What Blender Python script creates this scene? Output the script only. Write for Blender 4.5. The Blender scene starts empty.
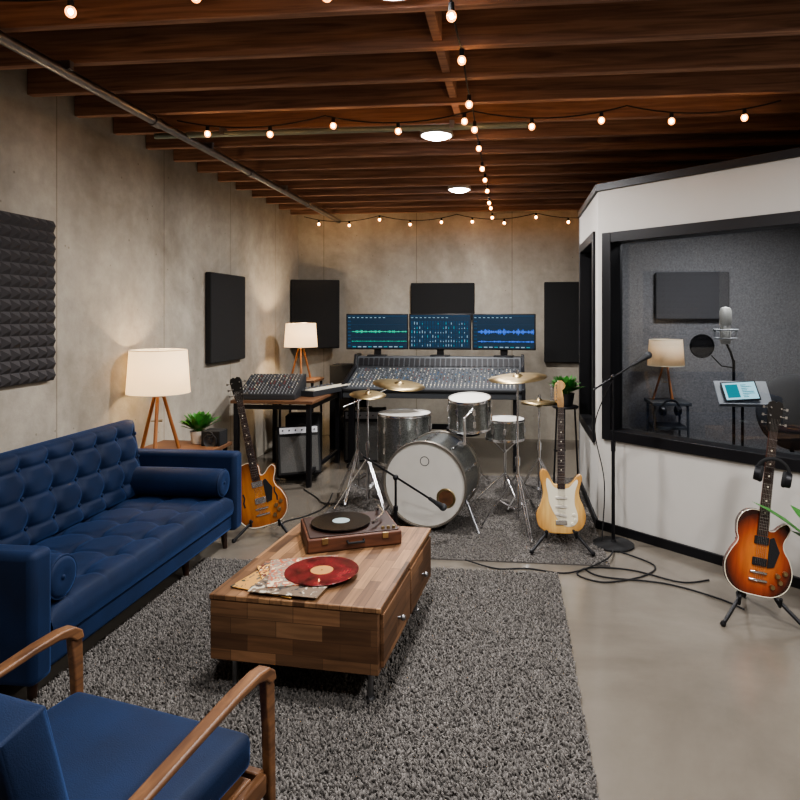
import bpy, bmesh, math, random
from mathutils import Vector, Matrix, Euler
random.seed(7)
R=math.radians
COL=bpy.context.scene.collection
# ---------------------------------------------------------------- materials
def c(h):
    h=h.lstrip('#')
    if len(h)==3: h=''.join(k*2 for k in h)
    v=[int(h[i:i+2],16)/255 for i in (0,2,4)]
    return tuple([x/12.92 if x<=.04045 else ((x+.055)/1.055)**2.4 for x in v])+(1,)
def base(name):
    m=bpy.data.materials.new(name); m.use_nodes=True
    nt=m.node_tree; return m,nt,nt.nodes['Principled BSDF']
def mat(name,col,rough=.5,metal=0,var=0,vs=8,bump=0,bs=60,sheen=0,emit=0,ecol=None,coat=0,stretch=None,spec=None):
    m,nt,p=base(name); N=nt.nodes; L=nt.links
    col=c(col) if isinstance(col,str) else col
    p.inputs['Base Color'].default_value=col; p.inputs['Roughness'].default_value=rough; p.inputs['Metallic'].default_value=metal
    if spec is not None: p.inputs['Specular IOR Level'].default_value=spec
    if sheen:
        p.inputs['Sheen Weight'].default_value=sheen; p.inputs['Sheen Roughness'].default_value=.35
        p.inputs['Sheen Tint'].default_value=(.14,.32,.85,1)
    if coat: p.inputs['Coat Weight'].default_value=coat; p.inputs['Coat Roughness'].default_value=.08
    if emit:
        p.inputs['Emission Color'].default_value=c(ecol) if ecol else col; p.inputs['Emission Strength'].default_value=emit
    if var or bump:
        tc=N.new('ShaderNodeTexCoord'); mp=N.new('ShaderNodeMapping'); L.new(tc.outputs['Object'],mp.inputs[0])
        if stretch: mp.inputs['Scale'].default_value=stretch
    if var:
        n=N.new('ShaderNodeTexNoise'); n.inputs['Scale'].default_value=vs; n.inputs['Detail'].default_value=6; L.new(mp.outputs[0],n.inputs[0])
        r=N.new('ShaderNodeValToRGB'); L.new(n.outputs[0],r.inputs[0])
        r.color_ramp.elements[0].position=.3; r.color_ramp.elements[1].position=.7
        r.color_ramp.elements[0].color=tuple(x*(1-var) for x in col[:3])+(1,)
        r.color_ramp.elements[1].color=tuple(min(1,x*(1+var)) for x in col[:3])+(1,)
        L.new(r.outputs[0],p.inputs['Base Color'])
    if bump:
        n=N.new('ShaderNodeTexNoise'); n.inputs['Scale'].default_value=bs; n.inputs['Detail'].default_value=4; L.new(mp.outputs[0],n.inputs[0])
        b=N.new('ShaderNodeBump'); b.inputs['Strength'].default_value=bump; b.inputs['Distance'].default_value=.01
        L.new(n.outputs[0],b.inputs['Height']); L.new(b.outputs[0],p.inputs['Normal'])
    return m
def concrete(name,c1,c2,axis,rough=.85,seam=1.25,spec=.3,blotch=.9):
    m,nt,p=base(name); N=nt.nodes; L=nt.links
    p.inputs['Roughness'].default_value=rough; p.inputs['Specular IOR Level'].default_value=spec
    tc=N.new('ShaderNodeTexCoord')
    n=N.new('ShaderNodeTexNoise'); n.inputs['Scale'].default_value=blotch; n.inputs['Detail'].default_value=10; n.inputs['Roughness'].default_value=.62; n.inputs['Distortion'].default_value=.8
    L.new(tc.outputs['Object'],n.inputs[0])
    r=N.new('ShaderNodeValToRGB'); L.new(n.outputs[0],r.inputs[0]); r.color_ramp.elements[0].position=.3; r.color_ramp.elements[1].position=.68
    r.color_ramp.elements[0].color=c(c1); r.color_ramp.elements[1].color=c(c2)
    n2=N.new('ShaderNodeTexNoise'); n2.inputs['Scale'].default_value=9; n2.inputs['Detail'].default_value=10; n2.inputs['Roughness'].default_value=.7; L.new(tc.outputs['Object'],n2.inputs[0])
    mx=N.new('ShaderNodeMixRGB'); mx.blend_type='OVERLAY'; mx.inputs[0].default_value=.3 if axis is not None else .1
    L.new(r.outputs[0],mx.inputs[1]); L.new(n2.outputs[0],mx.inputs[2])
    last=mx.outputs[0]
    if axis is not None:
        mp=N.new('ShaderNodeMapping'); mp.inputs['Scale'].default_value=(3,3,.45); L.new(tc.outputs['Object'],mp.inputs[0])
        n3=N.new('ShaderNodeTexNoise'); n3.inputs['Scale'].default_value=1.0; n3.inputs['Detail'].default_value=5; L.new(mp.outputs[0],n3.inputs[0])
        r3=N.new('ShaderNodeValToRGB'); r3.color_ramp.elements[0].position=.36; r3.color_ramp.elements[0].color=(.70,.67,.64,1); r3.color_ramp.elements[1].position=.55; r3.color_ramp.elements[1].color=(1,1,1,1)
        L.new(n3.outputs[0],r3.inputs[0])
        m3=N.new('ShaderNodeMixRGB'); m3.blend_type='MULTIPLY'; m3.inputs[0].default_value=.32; L.new(last,m3.inputs[1]); L.new(r3.outputs[0],m3.inputs[2]); last=m3.outputs[0]
        sx=N.new('ShaderNodeSeparateXYZ'); L.new(tc.outputs['Object'],sx.inputs[0])
        a=N.new('ShaderNodeMath'); a.operation='PINGPONG'; a.inputs[1].default_value=seam/2; L.new(sx.outputs[axis],a.inputs[0])
        lt=N.new('ShaderNodeMath'); lt.operation='LESS_THAN'; lt.inputs[1].default_value=.005; L.new(a.outputs[0],lt.inputs[0])
        m4=N.new('ShaderNodeMixRGB'); m4.blend_type='MULTIPLY'; m4.inputs[2].default_value=(.66,.63,.59,1); L.new(lt.outputs[0],m4.inputs[0]); L.new(last,m4.inputs[1]); last=m4.outputs[0]
        v=N.new('ShaderNodeTexVoronoi'); v.inputs['Scale'].default_value=7; L.new(tc.outputs['Object'],v.inputs[0])
        l2=N.new('ShaderNodeMath'); l2.operation='LESS_THAN'; l2.inputs[1].default_value=.055; L.new(v.outputs[0],l2.inputs[0])
        m5=N.new('ShaderNodeMixRGB'); m5.blend_type='MULTIPLY'; m5.inputs[2].default_value=(.70,.67,.64,1); L.new(l2.outputs[0],m5.inputs[0]); L.new(last,m5.inputs[1]); last=m5.outputs[0]
        b=N.new('ShaderNodeBump'); b.inputs['Strength'].default_value=.25; b.inputs['Distance'].default_value=.02
        L.new(n2.outputs[0],b.inputs['Height']); L.new(b.outputs[0],p.inputs['Normal'])
    L.new(last,p.inputs['Base Color'])
    if axis is None:
        rr=N.new('ShaderNodeMapRange'); rr.inputs[3].default_value=rough-.06; rr.inputs[4].default_value=rough+.12; L.new(n.outputs[0],rr.inputs[0]); L.new(rr.outputs[0],p.inputs['Roughness'])
        p.inputs['Coat Weight'].default_value=.35; p.inputs['Coat Roughness'].default_value=.12
    return m
def block(name,ax,ay,cols,bw=.22,bh=.055,rough=.5):
    m,nt,p=base(name); N=nt.nodes; L=nt.links
    p.inputs['Roughness'].default_value=rough; p.inputs['Specular IOR Level'].default_value=.35
    tc=N.new('ShaderNodeTexCoord'); s=N.new('ShaderNodeSeparateXYZ'); L.new(tc.outputs['Object'],s.inputs[0])
    cb=N.new('ShaderNodeCombineXYZ'); L.new(s.outputs[ax],cb.inputs[0]); L.new(s.outputs[ay],cb.inputs[1])
    br=N.new('ShaderNodeTexBrick'); br.inputs['Scale'].default_value=1; br.inputs['Brick Width'].default_value=bw; br.inputs['Row Height'].default_value=bh
    br.inputs['Mortar Size'].default_value=.0012; br.inputs['Color1'].default_value=(0,0,0,1); br.inputs['Color2'].default_value=(1,1,1,1); br.inputs['Mortar'].default_value=(0,0,0,1); br.offset=.37
    L.new(cb.outputs[0],br.inputs[0])
    r=N.new('ShaderNodeValToRGB'); L.new(br.outputs[0],r.inputs[0]); cr=r.color_ramp
    cr.elements[0].color=c(cols[0]); cr.elements[1].color=c(cols[-1])
    for i,h in enumerate(cols[1:-1]): e=cr.elements.new((i+1)/(len(cols)-1)); e.color=c(h)
    mp=N.new('ShaderNodeMapping'); sc=[45,45,45]; sc[ax]=3; mp.inputs['Scale'].default_value=sc; L.new(tc.outputs['Object'],mp.inputs[0])
    n=N.new('ShaderNodeTexNoise'); n.inputs['Scale'].default_value=1; n.inputs['Detail'].default_value=6; n.inputs['Distortion'].default_value=.8; L.new(mp.outputs[0],n.inputs[0])
    mx=N.new('ShaderNodeMixRGB'); mx.blend_type='OVERLAY'; mx.inputs[0].default_value=.75; L.new(r.outputs[0],mx.inputs[1]); L.new(n.outputs[0],mx.inputs[2])
    L.new(mx.outputs[0],p.inputs['Base Color'])
    return m
def wood(name,dark,light,stretch=(2,30,30),rough=.5,scale=1.5):
    m,nt,p=base(name); N=nt.nodes; L=nt.links; p.inputs['Roughness'].default_value=rough
    tc=N.new('ShaderNodeTexCoord'); mp=N.new('ShaderNodeMapping'); mp.inputs['Scale'].default_value=stretch; L.new(tc.outputs['Object'],mp.inputs[0])
    oi=N.new('ShaderNodeObjectInfo'); ad=N.new('ShaderNodeVectorMath'); ad.operation='ADD'; L.new(mp.outputs[0],ad.inputs[0])
    ml=N.new('ShaderNodeMath'); ml.operation='MULTIPLY'; ml.inputs[1].default_value=37; L.new(oi.outputs['Random'],ml.inputs[0]); L.new(ml.outputs[0],ad.inputs[1])
    n=N.new('ShaderNodeTexNoise'); n.inputs['Scale'].default_value=scale; n.inputs['Detail'].default_value=7; n.inputs['Distortion'].default_value=1; L.new(ad.outputs[0],n.inputs[0])
    r=N.new('ShaderNodeValToRGB'); L.new(n.outputs[0],r.inputs[0]); r.color_ramp.elements[0].position=.3; r.color_ramp.elements[1].position=.7
    r.color_ramp.elements[0].color=c(dark); r.color_ramp.elements[1].color=c(light); L.new(r.outputs[0],p.inputs['Base Color'])
    return m
def printed(name,cols,scale=16):
    m,nt,p=base(name); N=nt.nodes; L=nt.links; p.inputs['Roughness'].default_value=.5
    tc=N.new('ShaderNodeTexCoord'); n=N.new('ShaderNodeTexNoise'); n.inputs['Scale'].default_value=scale; n.inputs['Detail'].default_value=2; n.inputs['Distortion'].default_value=1.5; L.new(tc.outputs['Object'],n.inputs[0])
    r=N.new('ShaderNodeValToRGB'); r.color_ramp.interpolation='CONSTANT'; L.new(n.outputs[0],r.inputs[0]); cr=r.color_ramp
    cr.elements[0].color=c(cols[0]); cr.elements[0].position=0; cr.elements[1].color=c(cols[-1]); cr.elements[1].position=.62
    for i,h in enumerate(cols[1:-1]): e=cr.elements.new(.40+.2*i/max(1,len(cols)-2)); e.color=c(h)
    L.new(r.outputs[0],p.inputs['Base Color']); return m
def burst(name,inner,mid,outer,cx=0,cz=.2,rx=.17,rz=.23):
    m,nt,p=base(name); N=nt.nodes; L=nt.links; p.inputs['Roughness'].default_value=.25; p.inputs['Coat Weight'].default_value=.6; p.inputs['Coat Roughness'].default_value=.06
    tc=N.new('ShaderNodeTexCoord'); mp=N.new('ShaderNodeMapping'); mp.inputs['Location'].default_value=(-cx/rx,0,-cz/rz); mp.inputs['Scale'].default_value=(1/rx,0,1/rz); L.new(tc.outputs['Object'],mp.inputs[0])
    ln=N.new('ShaderNodeVectorMath'); ln.operation='LENGTH'; L.new(mp.outputs[0],ln.inputs[0])
    r=N.new('ShaderNodeValToRGB'); L.new(ln.outputs['Value'],r.inputs[0]); cr=r.color_ramp
    cr.elements[0].position=.3; cr.elements[0].color=c(inner); cr.elements[1].position=1.0; cr.elements[1].color=c(outer); e=cr.elements.new(.72); e.color=c(mid)
    mp2=N.new('ShaderNodeMapping'); mp2.inputs['Scale'].default_value=(30,5,4); L.new(tc.outputs['Object'],mp2.inputs[0])
    n=N.new('ShaderNodeTexNoise'); n.inputs['Scale'].default_value=2; n.inputs['Detail'].default_value=5; L.new(mp2.outputs[0],n.inputs[0])
    mx=N.new('ShaderNodeMixRGB'); mx.blend_type='OVERLAY'; mx.inputs[0].default_value=.35; L.new(r.outputs[0],mx.inputs[1]); L.new(n.outputs[0],mx.inputs[2]); L.new(mx.outputs[0],p.inputs['Base Color'])
    return m
def emis(name,col,s):
    m=bpy.data.materials.new(name); m.use_nodes=True; nt=m.node_tree; nt.nodes.clear()
    e=nt.nodes.new('ShaderNodeEmission'); e.inputs[0].default_value=c(col) if isinstance(col,str) else col; e.inputs[1].default_value=s
    o=nt.nodes.new('ShaderNodeOutputMaterial'); nt.links.new(e.outputs[0],o.inputs[0]); return m
def glassm(name,tint=(.80,.82,.85,1),em=None,ior=1.6):
    m=bpy.data.materials.new(name); m.use_nodes=True; nt=m.node_tree; nt.nodes.clear(); N=nt.nodes; L=nt.links
    t=N.new('ShaderNodeBsdfTransparent'); t.inputs[0].default_value=tint
    g=N.new('ShaderNodeBsdfGlossy'); g.inputs['Roughness'].default_value=.01
    f=N.new('ShaderNodeFresnel'); f.inputs[0].default_value=ior; x=N.new('ShaderNodeMixShader'); o=N.new('ShaderNodeOutputMaterial')
    L.new(f.outputs[0],x.inputs[0]); L.new(t.outputs[0],x.inputs[1]); L.new(g.outputs[0],x.inputs[2]); last=x
    if em:
        e=N.new('ShaderNodeEmission'); e.inputs[0].default_value=em[0]; e.inputs[1].default_value=em[1]; s=N.new('ShaderNodeAddShader'); L.new(x.outputs[0],s.inputs[0]); L.new(e.outputs[0],s.inputs[1]); last=s
    L.new(last.outputs[0],o.inputs[0]); return m
def shadem(name,em=.85):
    m=bpy.data.materials.new(name); m.use_nodes=True; nt=m.node_tree; nt.nodes.clear(); N=nt.nodes; L=nt.links
    d=N.new('ShaderNodeBsdfDiffuse'); d.inputs[0].default_value=(.75,.68,.56,1)
    t=N.new('ShaderNodeBsdfTranslucent'); t.inputs[0].default_value=(.75,.62,.44,1)
    a=N.new('ShaderNodeMixShader'); a.inputs[0].default_value=.5
    e=N.new('ShaderNodeEmission'); e.inputs[0].default_value=(1,.74,.44,1); e.inputs[1].default_value=em
    s=N.new('ShaderNodeAddShader'); o=N.new('ShaderNodeOutputMaterial')
    L.new(d.outputs[0],a.inputs[1]); L.new(t.outputs[0],a.inputs[2]); L.new(a.outputs[0],s.inputs[0]); L.new(e.outputs[0],s.inputs[1]); L.new(s.outputs[0],o.inputs[0]); return m

BLACK=mat('black_metal','#16161a',.45,.3)
MATT=mat('matte_black','#131315',.85,bump=.2,bs=120)
CHROME=mat('chrome',(.72,.72,.74,1),.17,1)
STEEL=mat('galvanised_steel',(.26,.26,.27,1),.4,1,var=.15,vs=12)
VELVET=mat('blue_velvet',(.0032,.0125,.043,1),.7,var=.25,vs=5,sheen=.32,bump=.15,bs=300,spec=.3)
WALNUT=wood('walnut','#4a3020','#775438',(25,4,25),.45)
TRIPOD=wood('tripod_oak','#7a4a26','#a06a3c',(20,20,3),.45)
JOIST=wood('joist_timber','#6e5042','#a98069',(1.2,22,22),.75)
SUBF=wood('subfloor_board','#4a3a30','#6b5344',(3,12,3),.9)
BRASS=mat('cymbal_bronze',(.34,.26,.14,1),.38,1,var=.2,vs=8)
WHITEP=mat('painted_plaster','#b9b6b1',.7,var=.03,vs=3,bump=.05,bs=200)
BOOTHIN=mat('grey_acoustic_fabric','#747477',.95,var=.25,vs=60,bump=.6,bs=90)
HEAD=mat('drum_head','#cfccc5',.45,var=.03,vs=8)
CREAM=mat('cream_plastic','#ddd6c2',.35)
MAPLE=wood('maple_neck','#9c7040','#c39a62',(30,30,3),.35)
ROSE=mat('rosewood','#2c1a12',.45,var=.2,vs=30)
LEAF=mat('green_leaf','#44803a',.45,var=.4,vs=20)
POTM=mat('white_ceramic','#c9c3b8',.35)
POTD=mat('dark_pot','#2b2b2d',.5)
SOIL=mat('potting_soil','#23170f',.95,bump=.6,bs=80)
DESKW=wood('desk_walnut','#4f3524','#7a563b',(3,25,25),.5)
GRILL=mat('grille_cloth','#4a4947',.9,var=.4,vs=120,bump=.5,bs=200)
GREY=mat('console_grey','#43464a',.45,.2)
DGREY=mat('dark_grey_plastic','#2a2b2e',.5)
MGREY=mat('mid_grey_plastic','#6b6e72',.45)
LGREY=mat('light_grey_plastic','#9a9da0',.4)
SHADE=shadem('linen_shade')
FILA=emis('warm_filament',(1,.58,.28,1),105)
GLOBE=glassm('amber_globe',(.98,.9,.8,1),((1,.40,.12,1),1.3),1.45)
LAMPB=emis('lamp_bulb_glow','#ffc890',8)
LED=emis('led_lens','#f4f6ff',60)
GLASS=glassm('booth_glass')
def sparkle():
    m,nt,p=base('silver_sparkle'); N=nt.nodes; L=nt.links; p.inputs['Metallic'].default_value=.9; p.inputs['Roughness'].default_value=.28
    tc=N.new('ShaderNodeTexCoord'); v=N.new('ShaderNodeTexVoronoi'); v.inputs['Scale'].default_value=260; L.new(tc.outputs['Object'],v.inputs[0])
    r=N.new('ShaderNodeValToRGB'); r.color_ramp.elements[0].color=c('#424646'); r.color_ramp.elements[1].color=c('#b2b5b3'); L.new(v.outputs['Color'],r.inputs[0]); L.new(r.outputs[0],p.inputs['Base Color']); return m
SPARK=sparkle()

# ---------------------------------------------------------------- geometry
class B:
    def __init__(s,xf=None): s.bm=bmesh.new(); s.xf=xf or Matrix()
    def add(s,vs,fs,mi=0,xf=None):
        m=s.xf@(xf or Matrix()); bv=[s.bm.verts.new(m@Vector(v)) for v in vs]
        for f in fs:
            try: fc=s.bm.faces.new([bv[i] for i in f]); fc.material_index=mi; fc.smooth=True
            except ValueError: pass
        return s
    def box(s,ce,d,mi=0,rot=(0,0,0),tap=(1,1)):
        x,y,z=[k/2 for k in d]; vs=[]
        for sz in (-1,1):
            tx,ty=tap if sz>0 else (1,1)
            vs+=[(-x*tx,-y*ty,sz*z),(x*tx,-y*ty,sz*z),(x*tx,y*ty,sz*z),(-x*tx,y*ty,sz*z)]
        return s.add(vs,[(3,2,1,0),(4,5,6,7),(0,1,5,4),(1,2,6,5),(2,3,7,6),(3,0,4,7)],mi,Matrix.Translation(ce)@Euler(rot).to_matrix().to_4x4())
    def b2(s,x0,x1,y0,y1,z0,z1,mi=0): return s.box(((x0+x1)/2,(y0+y1)/2,(z0+z1)/2),(abs(x1-x0),abs(y1-y0),abs(z1-z0)),mi)
    def cyl(s,p0,p1,r0,r1=None,n=16,mi=0):
        return s.tube([p0,p1],[r0,r0 if r1 is None else r1],n,mi)
    def tube(s,pts,r,n=8,mi=0,cap=True,closed=False,up=None,flat=1):
        pts=[Vector(p) for p in pts]; k=len(pts)
        rs=r if isinstance(r,(list,tuple)) else [r]*k
        nor=None; vs=[]
        for i,p in enumerate(pts):
            if closed: t=(pts[(i+1)%k]-pts[i-1])
            else: t=pts[min(i+1,k-1)]-pts[max(i-1,0)]
            t.normalize()
            if nor is None:
                a=Vector(up) if up else (Vector((0,0,1)) if abs(t.z)<.9 else Vector((0,1,0)))
                nor=(a-t*a.dot(t)).normalized()
            else: nor=(nor-t*nor.dot(t)).normalized()
            sd=t.cross(nor)
            for j in range(n):
                an=2*math.pi*j/n; vs.append(p+nor*(rs[i]*flat*math.cos(an))+sd*(rs[i]*math.sin(an)))
        fs=[]
        for i in range(k if closed else k-1):
            for j in range(n):
                a=i*n+j; b=i*n+(j+1)%n; i2=(i+1)%k; fs.append((a,b,i2*n+(j+1)%n,i2*n+j))
        if cap and not closed: fs+=[tuple(range(n))[::-1],tuple(range((k-1)*n,k*n))]
        return s.add(vs,fs,mi)
    def lathe(s,prof,n=32,mi=0,xf=None):
        vs=[];fs=[]
        for (r,z) in prof:
            for j in range(n): a=2*math.pi*j/n; vs.append((r*math.cos(a),r*math.sin(a),z))
        for i in range(len(prof)-1):
            for j in range(n): fs.append((i*n+j,i*n+(j+1)%n,(i+1)*n+(j+1)%n,(i+1)*n+j))
        return s.add(vs,fs,mi,xf)
    def prism(s,poly,a,b,mi=0,xf=None):
        n=len(poly); vs=[(x,a,z) for x,z in poly]+[(x,b,z) for x,z in poly]
        fs=[tuple(range(n)),tuple(range(n,2*n))[::-1]]+[(i,(i+1)%n,n+(i+1)%n,n+i) for i in range(n)]
        return s.add(vs,fs,mi,xf)
    def grid(s,f,nu,nv,mi=0,xf=None):
        vs=[f(i/nu,j/nv) for j in range(nv+1) for i in range(nu+1)]; w=nu+1
        return s.add(vs,[(j*w+i,j*w+i+1,(j+1)*w+i+1,(j+1)*w+i) for j in range(nv) for i in range(nu)],mi,xf)
    def sph(s,ce,r,n=16,mi=0,sc=(1,1,1)):
        m=n//2; vs=[];fs=[]
        for i in range(m+1):
            th=math.pi*i/m
            for j in range(n): a=2*math.pi*j/n; vs.append((ce[0]+r*sc[0]*math.sin(th)*math.cos(a),ce[1]+r*sc[1]*math.sin(th)*math.sin(a),ce[2]+r*sc[2]*math.cos(th)))
        for i in range(m):
            for j in range(n): fs.append((i*n+j,i*n+(j+1)%n,(i+1)*n+(j+1)%n,(i+1)*n+j))
        return s.add(vs,fs,mi)
    def slab(s,x0,x1,y0,y1,z0,zt,h=None,nu=60,nv=60,mi=0,p=8,edge=.35,xf=None):
        ze=zt-(zt-z0)*edge
        def top(u,v):
            a=(1-abs(2*u-1)**p)*(1-abs(2*v-1)**p); x=x0+(x1-x0)*u; y=y0+(y1-y0)*v
            e=0 if (u in(0,1) or v in(0,1)) else 1
            return (x,y,ze+(zt-ze)*max(a,0)**.5+(h(x,y)*min(1,a*3) if h else 0)*e)
        s.grid(top,nu,nv,mi,xf)
        for (ax,ay,bx,by,n) in ((x0,y0,x1,y0,nu),(x1,y0,x1,y1,nv),(x1,y1,x0,y1,nu),(x0,y1,x0,y0,nv)):
            nx,ny=(by-ay),-(bx-ax); l=math.hypot(nx,ny); nx/=l; ny/=l
            bul=.012
            s.grid(lambda u,v:(ax+(bx-ax)*u+nx*bul*math.sin(math.pi*v),ay+(by-ay)*u+ny*bul*math.sin(math.pi*v),z0+(ze-z0)*v),n,6,mi,xf)
        s.add([(x0,y0,z0),(x1,y0,z0),(x1,y1,z0),(x0,y1,z0)],[(3,2,1,0)],mi,xf); return s
    def out(s,name,parent,mats,bevel=0,seg=2,smooth=38,label=None,kind=None,weld=True):
        if weld: bmesh.ops.remove_doubles(s.bm,verts=s.bm.verts,dist=1e-5)
        bmesh.ops.recalc_face_normals(s.bm,faces=s.bm.faces)
        me=bpy.data.meshes.new(name); s.bm.to_mesh(me); s.bm.free()
        for m in (mats if isinstance(mats,(list,tuple)) else [mats]): me.materials.append(m)
        try: me.set_sharp_from_angle(angle=R(smooth))
        except Exception: pass
        o=bpy.data.objects.new(name,me); COL.objects.link(o)
        if parent: o.parent=parent
        if bevel:
            b=o.modifiers.new('bevel','BEVEL'); b.width=bevel; b.segments=seg; b.limit_method='ANGLE'; b.angle_limit=R(40); b.harden_normals=False
        if label: o['label']=label
        if kind: o['kind']=kind
        return o
    def parts(s,name,parent,mats,**kw):
        bmesh.ops.remove_doubles(s.bm,verts=s.bm.verts,dist=1e-5)
        s.bm.verts.ensure_lookup_table(); s.bm.verts.index_update(); seen=set(); res=[]
        for v0 in s.bm.verts:
            if v0.index in seen: continue
            st=[v0]; seen.add(v0.index); isl=[]
            while st:
                v=st.pop(); isl.append(v)
                for e in v.link_edges:
                    w=e.other_vert(v)
                    if w.index not in seen: seen.add(w.index); st.append(w)
            mp={v.index:i for i,v in enumerate(isl)}; nb=B(); bv=[nb.bm.verts.new(v.co) for v in isl]; done=set()
            for v in isl:
                for f in v.link_faces:
                    if f in done: continue
                    done.add(f)
                    nf=nb.bm.faces.new([bv[mp[q.index]] for q in f.verts]); nf.material_index=f.material_index; nf.smooth=True
            res.append(nb.out(name,parent,mats,**kw))
        s.bm.free(); return res
def thing(name,label,cat,loc=(0,0,0),rot=(0,0,0),group=None,scale=1):
    e=bpy.data.objects.new(name,None); e.empty_display_size=.1; COL.objects.link(e)
    e.location=loc; e.rotation_euler=rot; e.scale=(scale,)*3
    e['label']=label; e['category']=cat
    if group: e['group']=group
    return e
def tag(o,label,cat,group=None):
    o['label']=label; o['category']=cat
    if group: o['group']=group
    return o
def struct(o): o['kind']='structure'; return o
def dup(t,loc,rot=None,label=None,scale=None):
    n=t.copy(); COL.objects.link(n); n.location=loc
    if rot is not None: n.rotation_euler=rot
    if scale is not None: n.scale=(scale,)*3
    if label: n['label']=label
    def rec(a,b):
        for ch in a.children:
            k=ch.copy(); COL.objects.link(k); k.parent=b; rec(ch,k)
    rec(t,n); return n
def catmull(P,n=8,closed=True):
    out=[];k=len(P)
    rng=range(k) if closed else range(k-1)
    for i in rng:
        g=(lambda j:P[j%k]) if closed else (lambda j:P[min(max(j,0),k-1)])
        p0,p1,p2,p3=[Vector(g(i+d)) for d in (-1,0,1,2)]
        for q in range(n):
            t=q/n; out.append(.5*((2*p1)+(p2-p0)*t+(2*p0-5*p1+4*p2-p3)*t*t+(3*p1-p0-3*p2+p3)*t**3))
    if not closed: out.append(Vector(P[-1]))
    return [tuple(v) for v in out]
RZ=Matrix.Rotation(R(90),4,'Z')

# ---------------------------------------------------------------- camera
cam=bpy.data.cameras.new('camera'); co=bpy.data.objects.new('camera',cam); COL.objects.link(co)
co.location=(0,0,1.6); co.rotation_euler=(R(90),0,R(6)); cam.lens=28.8; cam.sensor_width=36
cam.shift_x=-.056; cam.shift_y=-.106; cam.clip_start=.05
bpy.context.scene.camera=co
W=bpy.data.worlds.new('world'); bpy.context.scene.world=W; W.use_nodes=True
W.node_tree.nodes['Background'].inputs[0].default_value=(.05,.05,.06,1); W.node_tree.nodes['Background'].inputs[1].default_value=.3
try:
    vs_=bpy.context.scene.view_settings; vs_.view_transform='AgX'; vs_.look='AgX - Medium High Contrast'; vs_.exposure=.22
except Exception: pass

# ---------------------------------------------------------------- shell
XL,XR,YF,YB,ZC,ZT=-2.85,2.7,-1.6,8.33,2.90,3.14
CW=concrete('cast_concrete_side','#8c857a','#b3aca0',1)
CWX=concrete('cast_concrete_end','#8a8378','#aea79b',0)
CF=concrete('polished_concrete_floor','#5e5850','#756e65',None,rough=.2,spec=.5,blotch=.8)
struct(B().b2(XL-.1,XR+.1,YF-.1,YB+.1,-.1,0).out('floor',None,CF))
struct(B().b2(XL-.1,XR+.1,YF-.1,YB+.1,ZT,ZT+.05).out('ceiling',None,SUBF))
struct(B().b2(XL-.1,XL,YF,YB,0,ZT).out('wall_left',None,CW))
struct(B().b2(XL,XR,YB,YB+.1,0,ZT).out('wall_back',None,CWX))
struct(B().b2(XR,XR+.1,YF,YB,0,ZT).out('wall_right',None,CW))
struct(B().b2(XL,XR,YF-.1,YF,0,ZT).out('wall_front',None,CWX))
y=-1.4; first=None
while y<YB-.05:
    if first is None:
        first=tag(B().box((0,0,0),(XR-XL-.01,.048,.238)).out('ceiling_joist',None,JOIST,bevel=.004),'reddish-brown exposed timber joist under the floor boards','ceiling joist','exposed ceiling joists'); o=first
    else:
        o=first.copy(); COL.objects.link(o)
    o.location=((XL+XR)/2,y,ZC+.12); y+=.41
fb=None
for i,(bx,by) in enumerate([(-.36,2.905),(-.36,3.315),(-.36,3.725),(-.36,4.135)]):
    if fb is None:
        fb=tag(B().box((0,0,0),(.045,.36,.2)).out('joist_blocking',None,JOIST,bevel=.003),'short timber blocking piece between ceiling joists','joist blocking','blocking pieces'); o=fb
    else: o=fb.copy(); COL.objects.link(o)
    o.location=(bx,by,ZC+.13)
p=thing('ceiling_conduit','long galvanised steel pipe running under the joists','pipe')
B().tube([(-2.28,-1.5,2.845),(-2.28,8.28,2.845)],.028,14).out('pipe',p,STEEL)
b=B()
for yy in (.6,2.2,3.9,5.4,7.0): b.tube([(-2.28,yy-.04,2.845),(-2.28,yy+.04,2.845)],.036,14)
b.parts('pipe_coupling',p,STEEL)
b=B()
for yy in (1.4,3.05,4.6,6.2): b.box((-2.28,yy,2.875),(.09,.03,.045))
b.parts('pipe_strap',p,STEEL)
p=thing('ceiling_conduit','thin pale grey conduit crossing beneath the joists','pipe')
B().tube([(-2.5,4.27,2.86),(.1,4.27,2.86)],.02,12).out('pipe',p,mat('pale_conduit','#7b837a',.5,.4))
b=B()
for xx in (-2.0,-1.2,-.4): b.box((xx,4.27,2.875),(.03,.06,.05))
b.parts('pipe_strap',p,STEEL)

C0=Vector((.643,4.90,0)); dv=Vector((.7357,-.6774,0)); HB=2.55
def wallwin(name,org,ang,length,t0,t1,z0,z1,th,win):
    xf=Matrix.Translation(org)@Matrix.Rotation(ang,4,'Z')
    b=B(xf); b.b2(0,t0,0,th,0,HB); b.b2(t1,length,0,th,0,HB); b.b2(t0,t1,0,th,0,z0); b.b2(t0,t1,0,th,z1,HB)
    struct(b.out(name,None,WHITEP,weld=False))
    e=bpy.data.objects.new(win,None); COL.objects.link(e); e.matrix_world=xf; struct(e)
    f=.055; b=B(); y0,y1=-.02,th+.01
    b.b2(t0-.02,t0+f,y0,y1,z0-.02,z1+.02); b.b2(t1-f,t1+.02,y0,y1,z0-.02,z1+.02); b.b2(t0+f,t1-f,y0,y1,z0-.02,z0+f); b.b2(t0+f,t1-f,y0,y1,z1-f,z1+.02)
    b.out('window_frame',e,BLACK,bevel=.003,weld=False)
    B().b2(t0+f-.002,t1-f+.002,th-.03,th-.022,z0+f-.002,z1-f+.002).out('window_glass',e,GLASS)
    return xf
a1=math.atan2(dv.y,dv.x)
xf1=wallwin('wall_booth_front',C0,a1,2.79,.065,2.35,.70,2.19,.13,'window_1')
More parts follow.
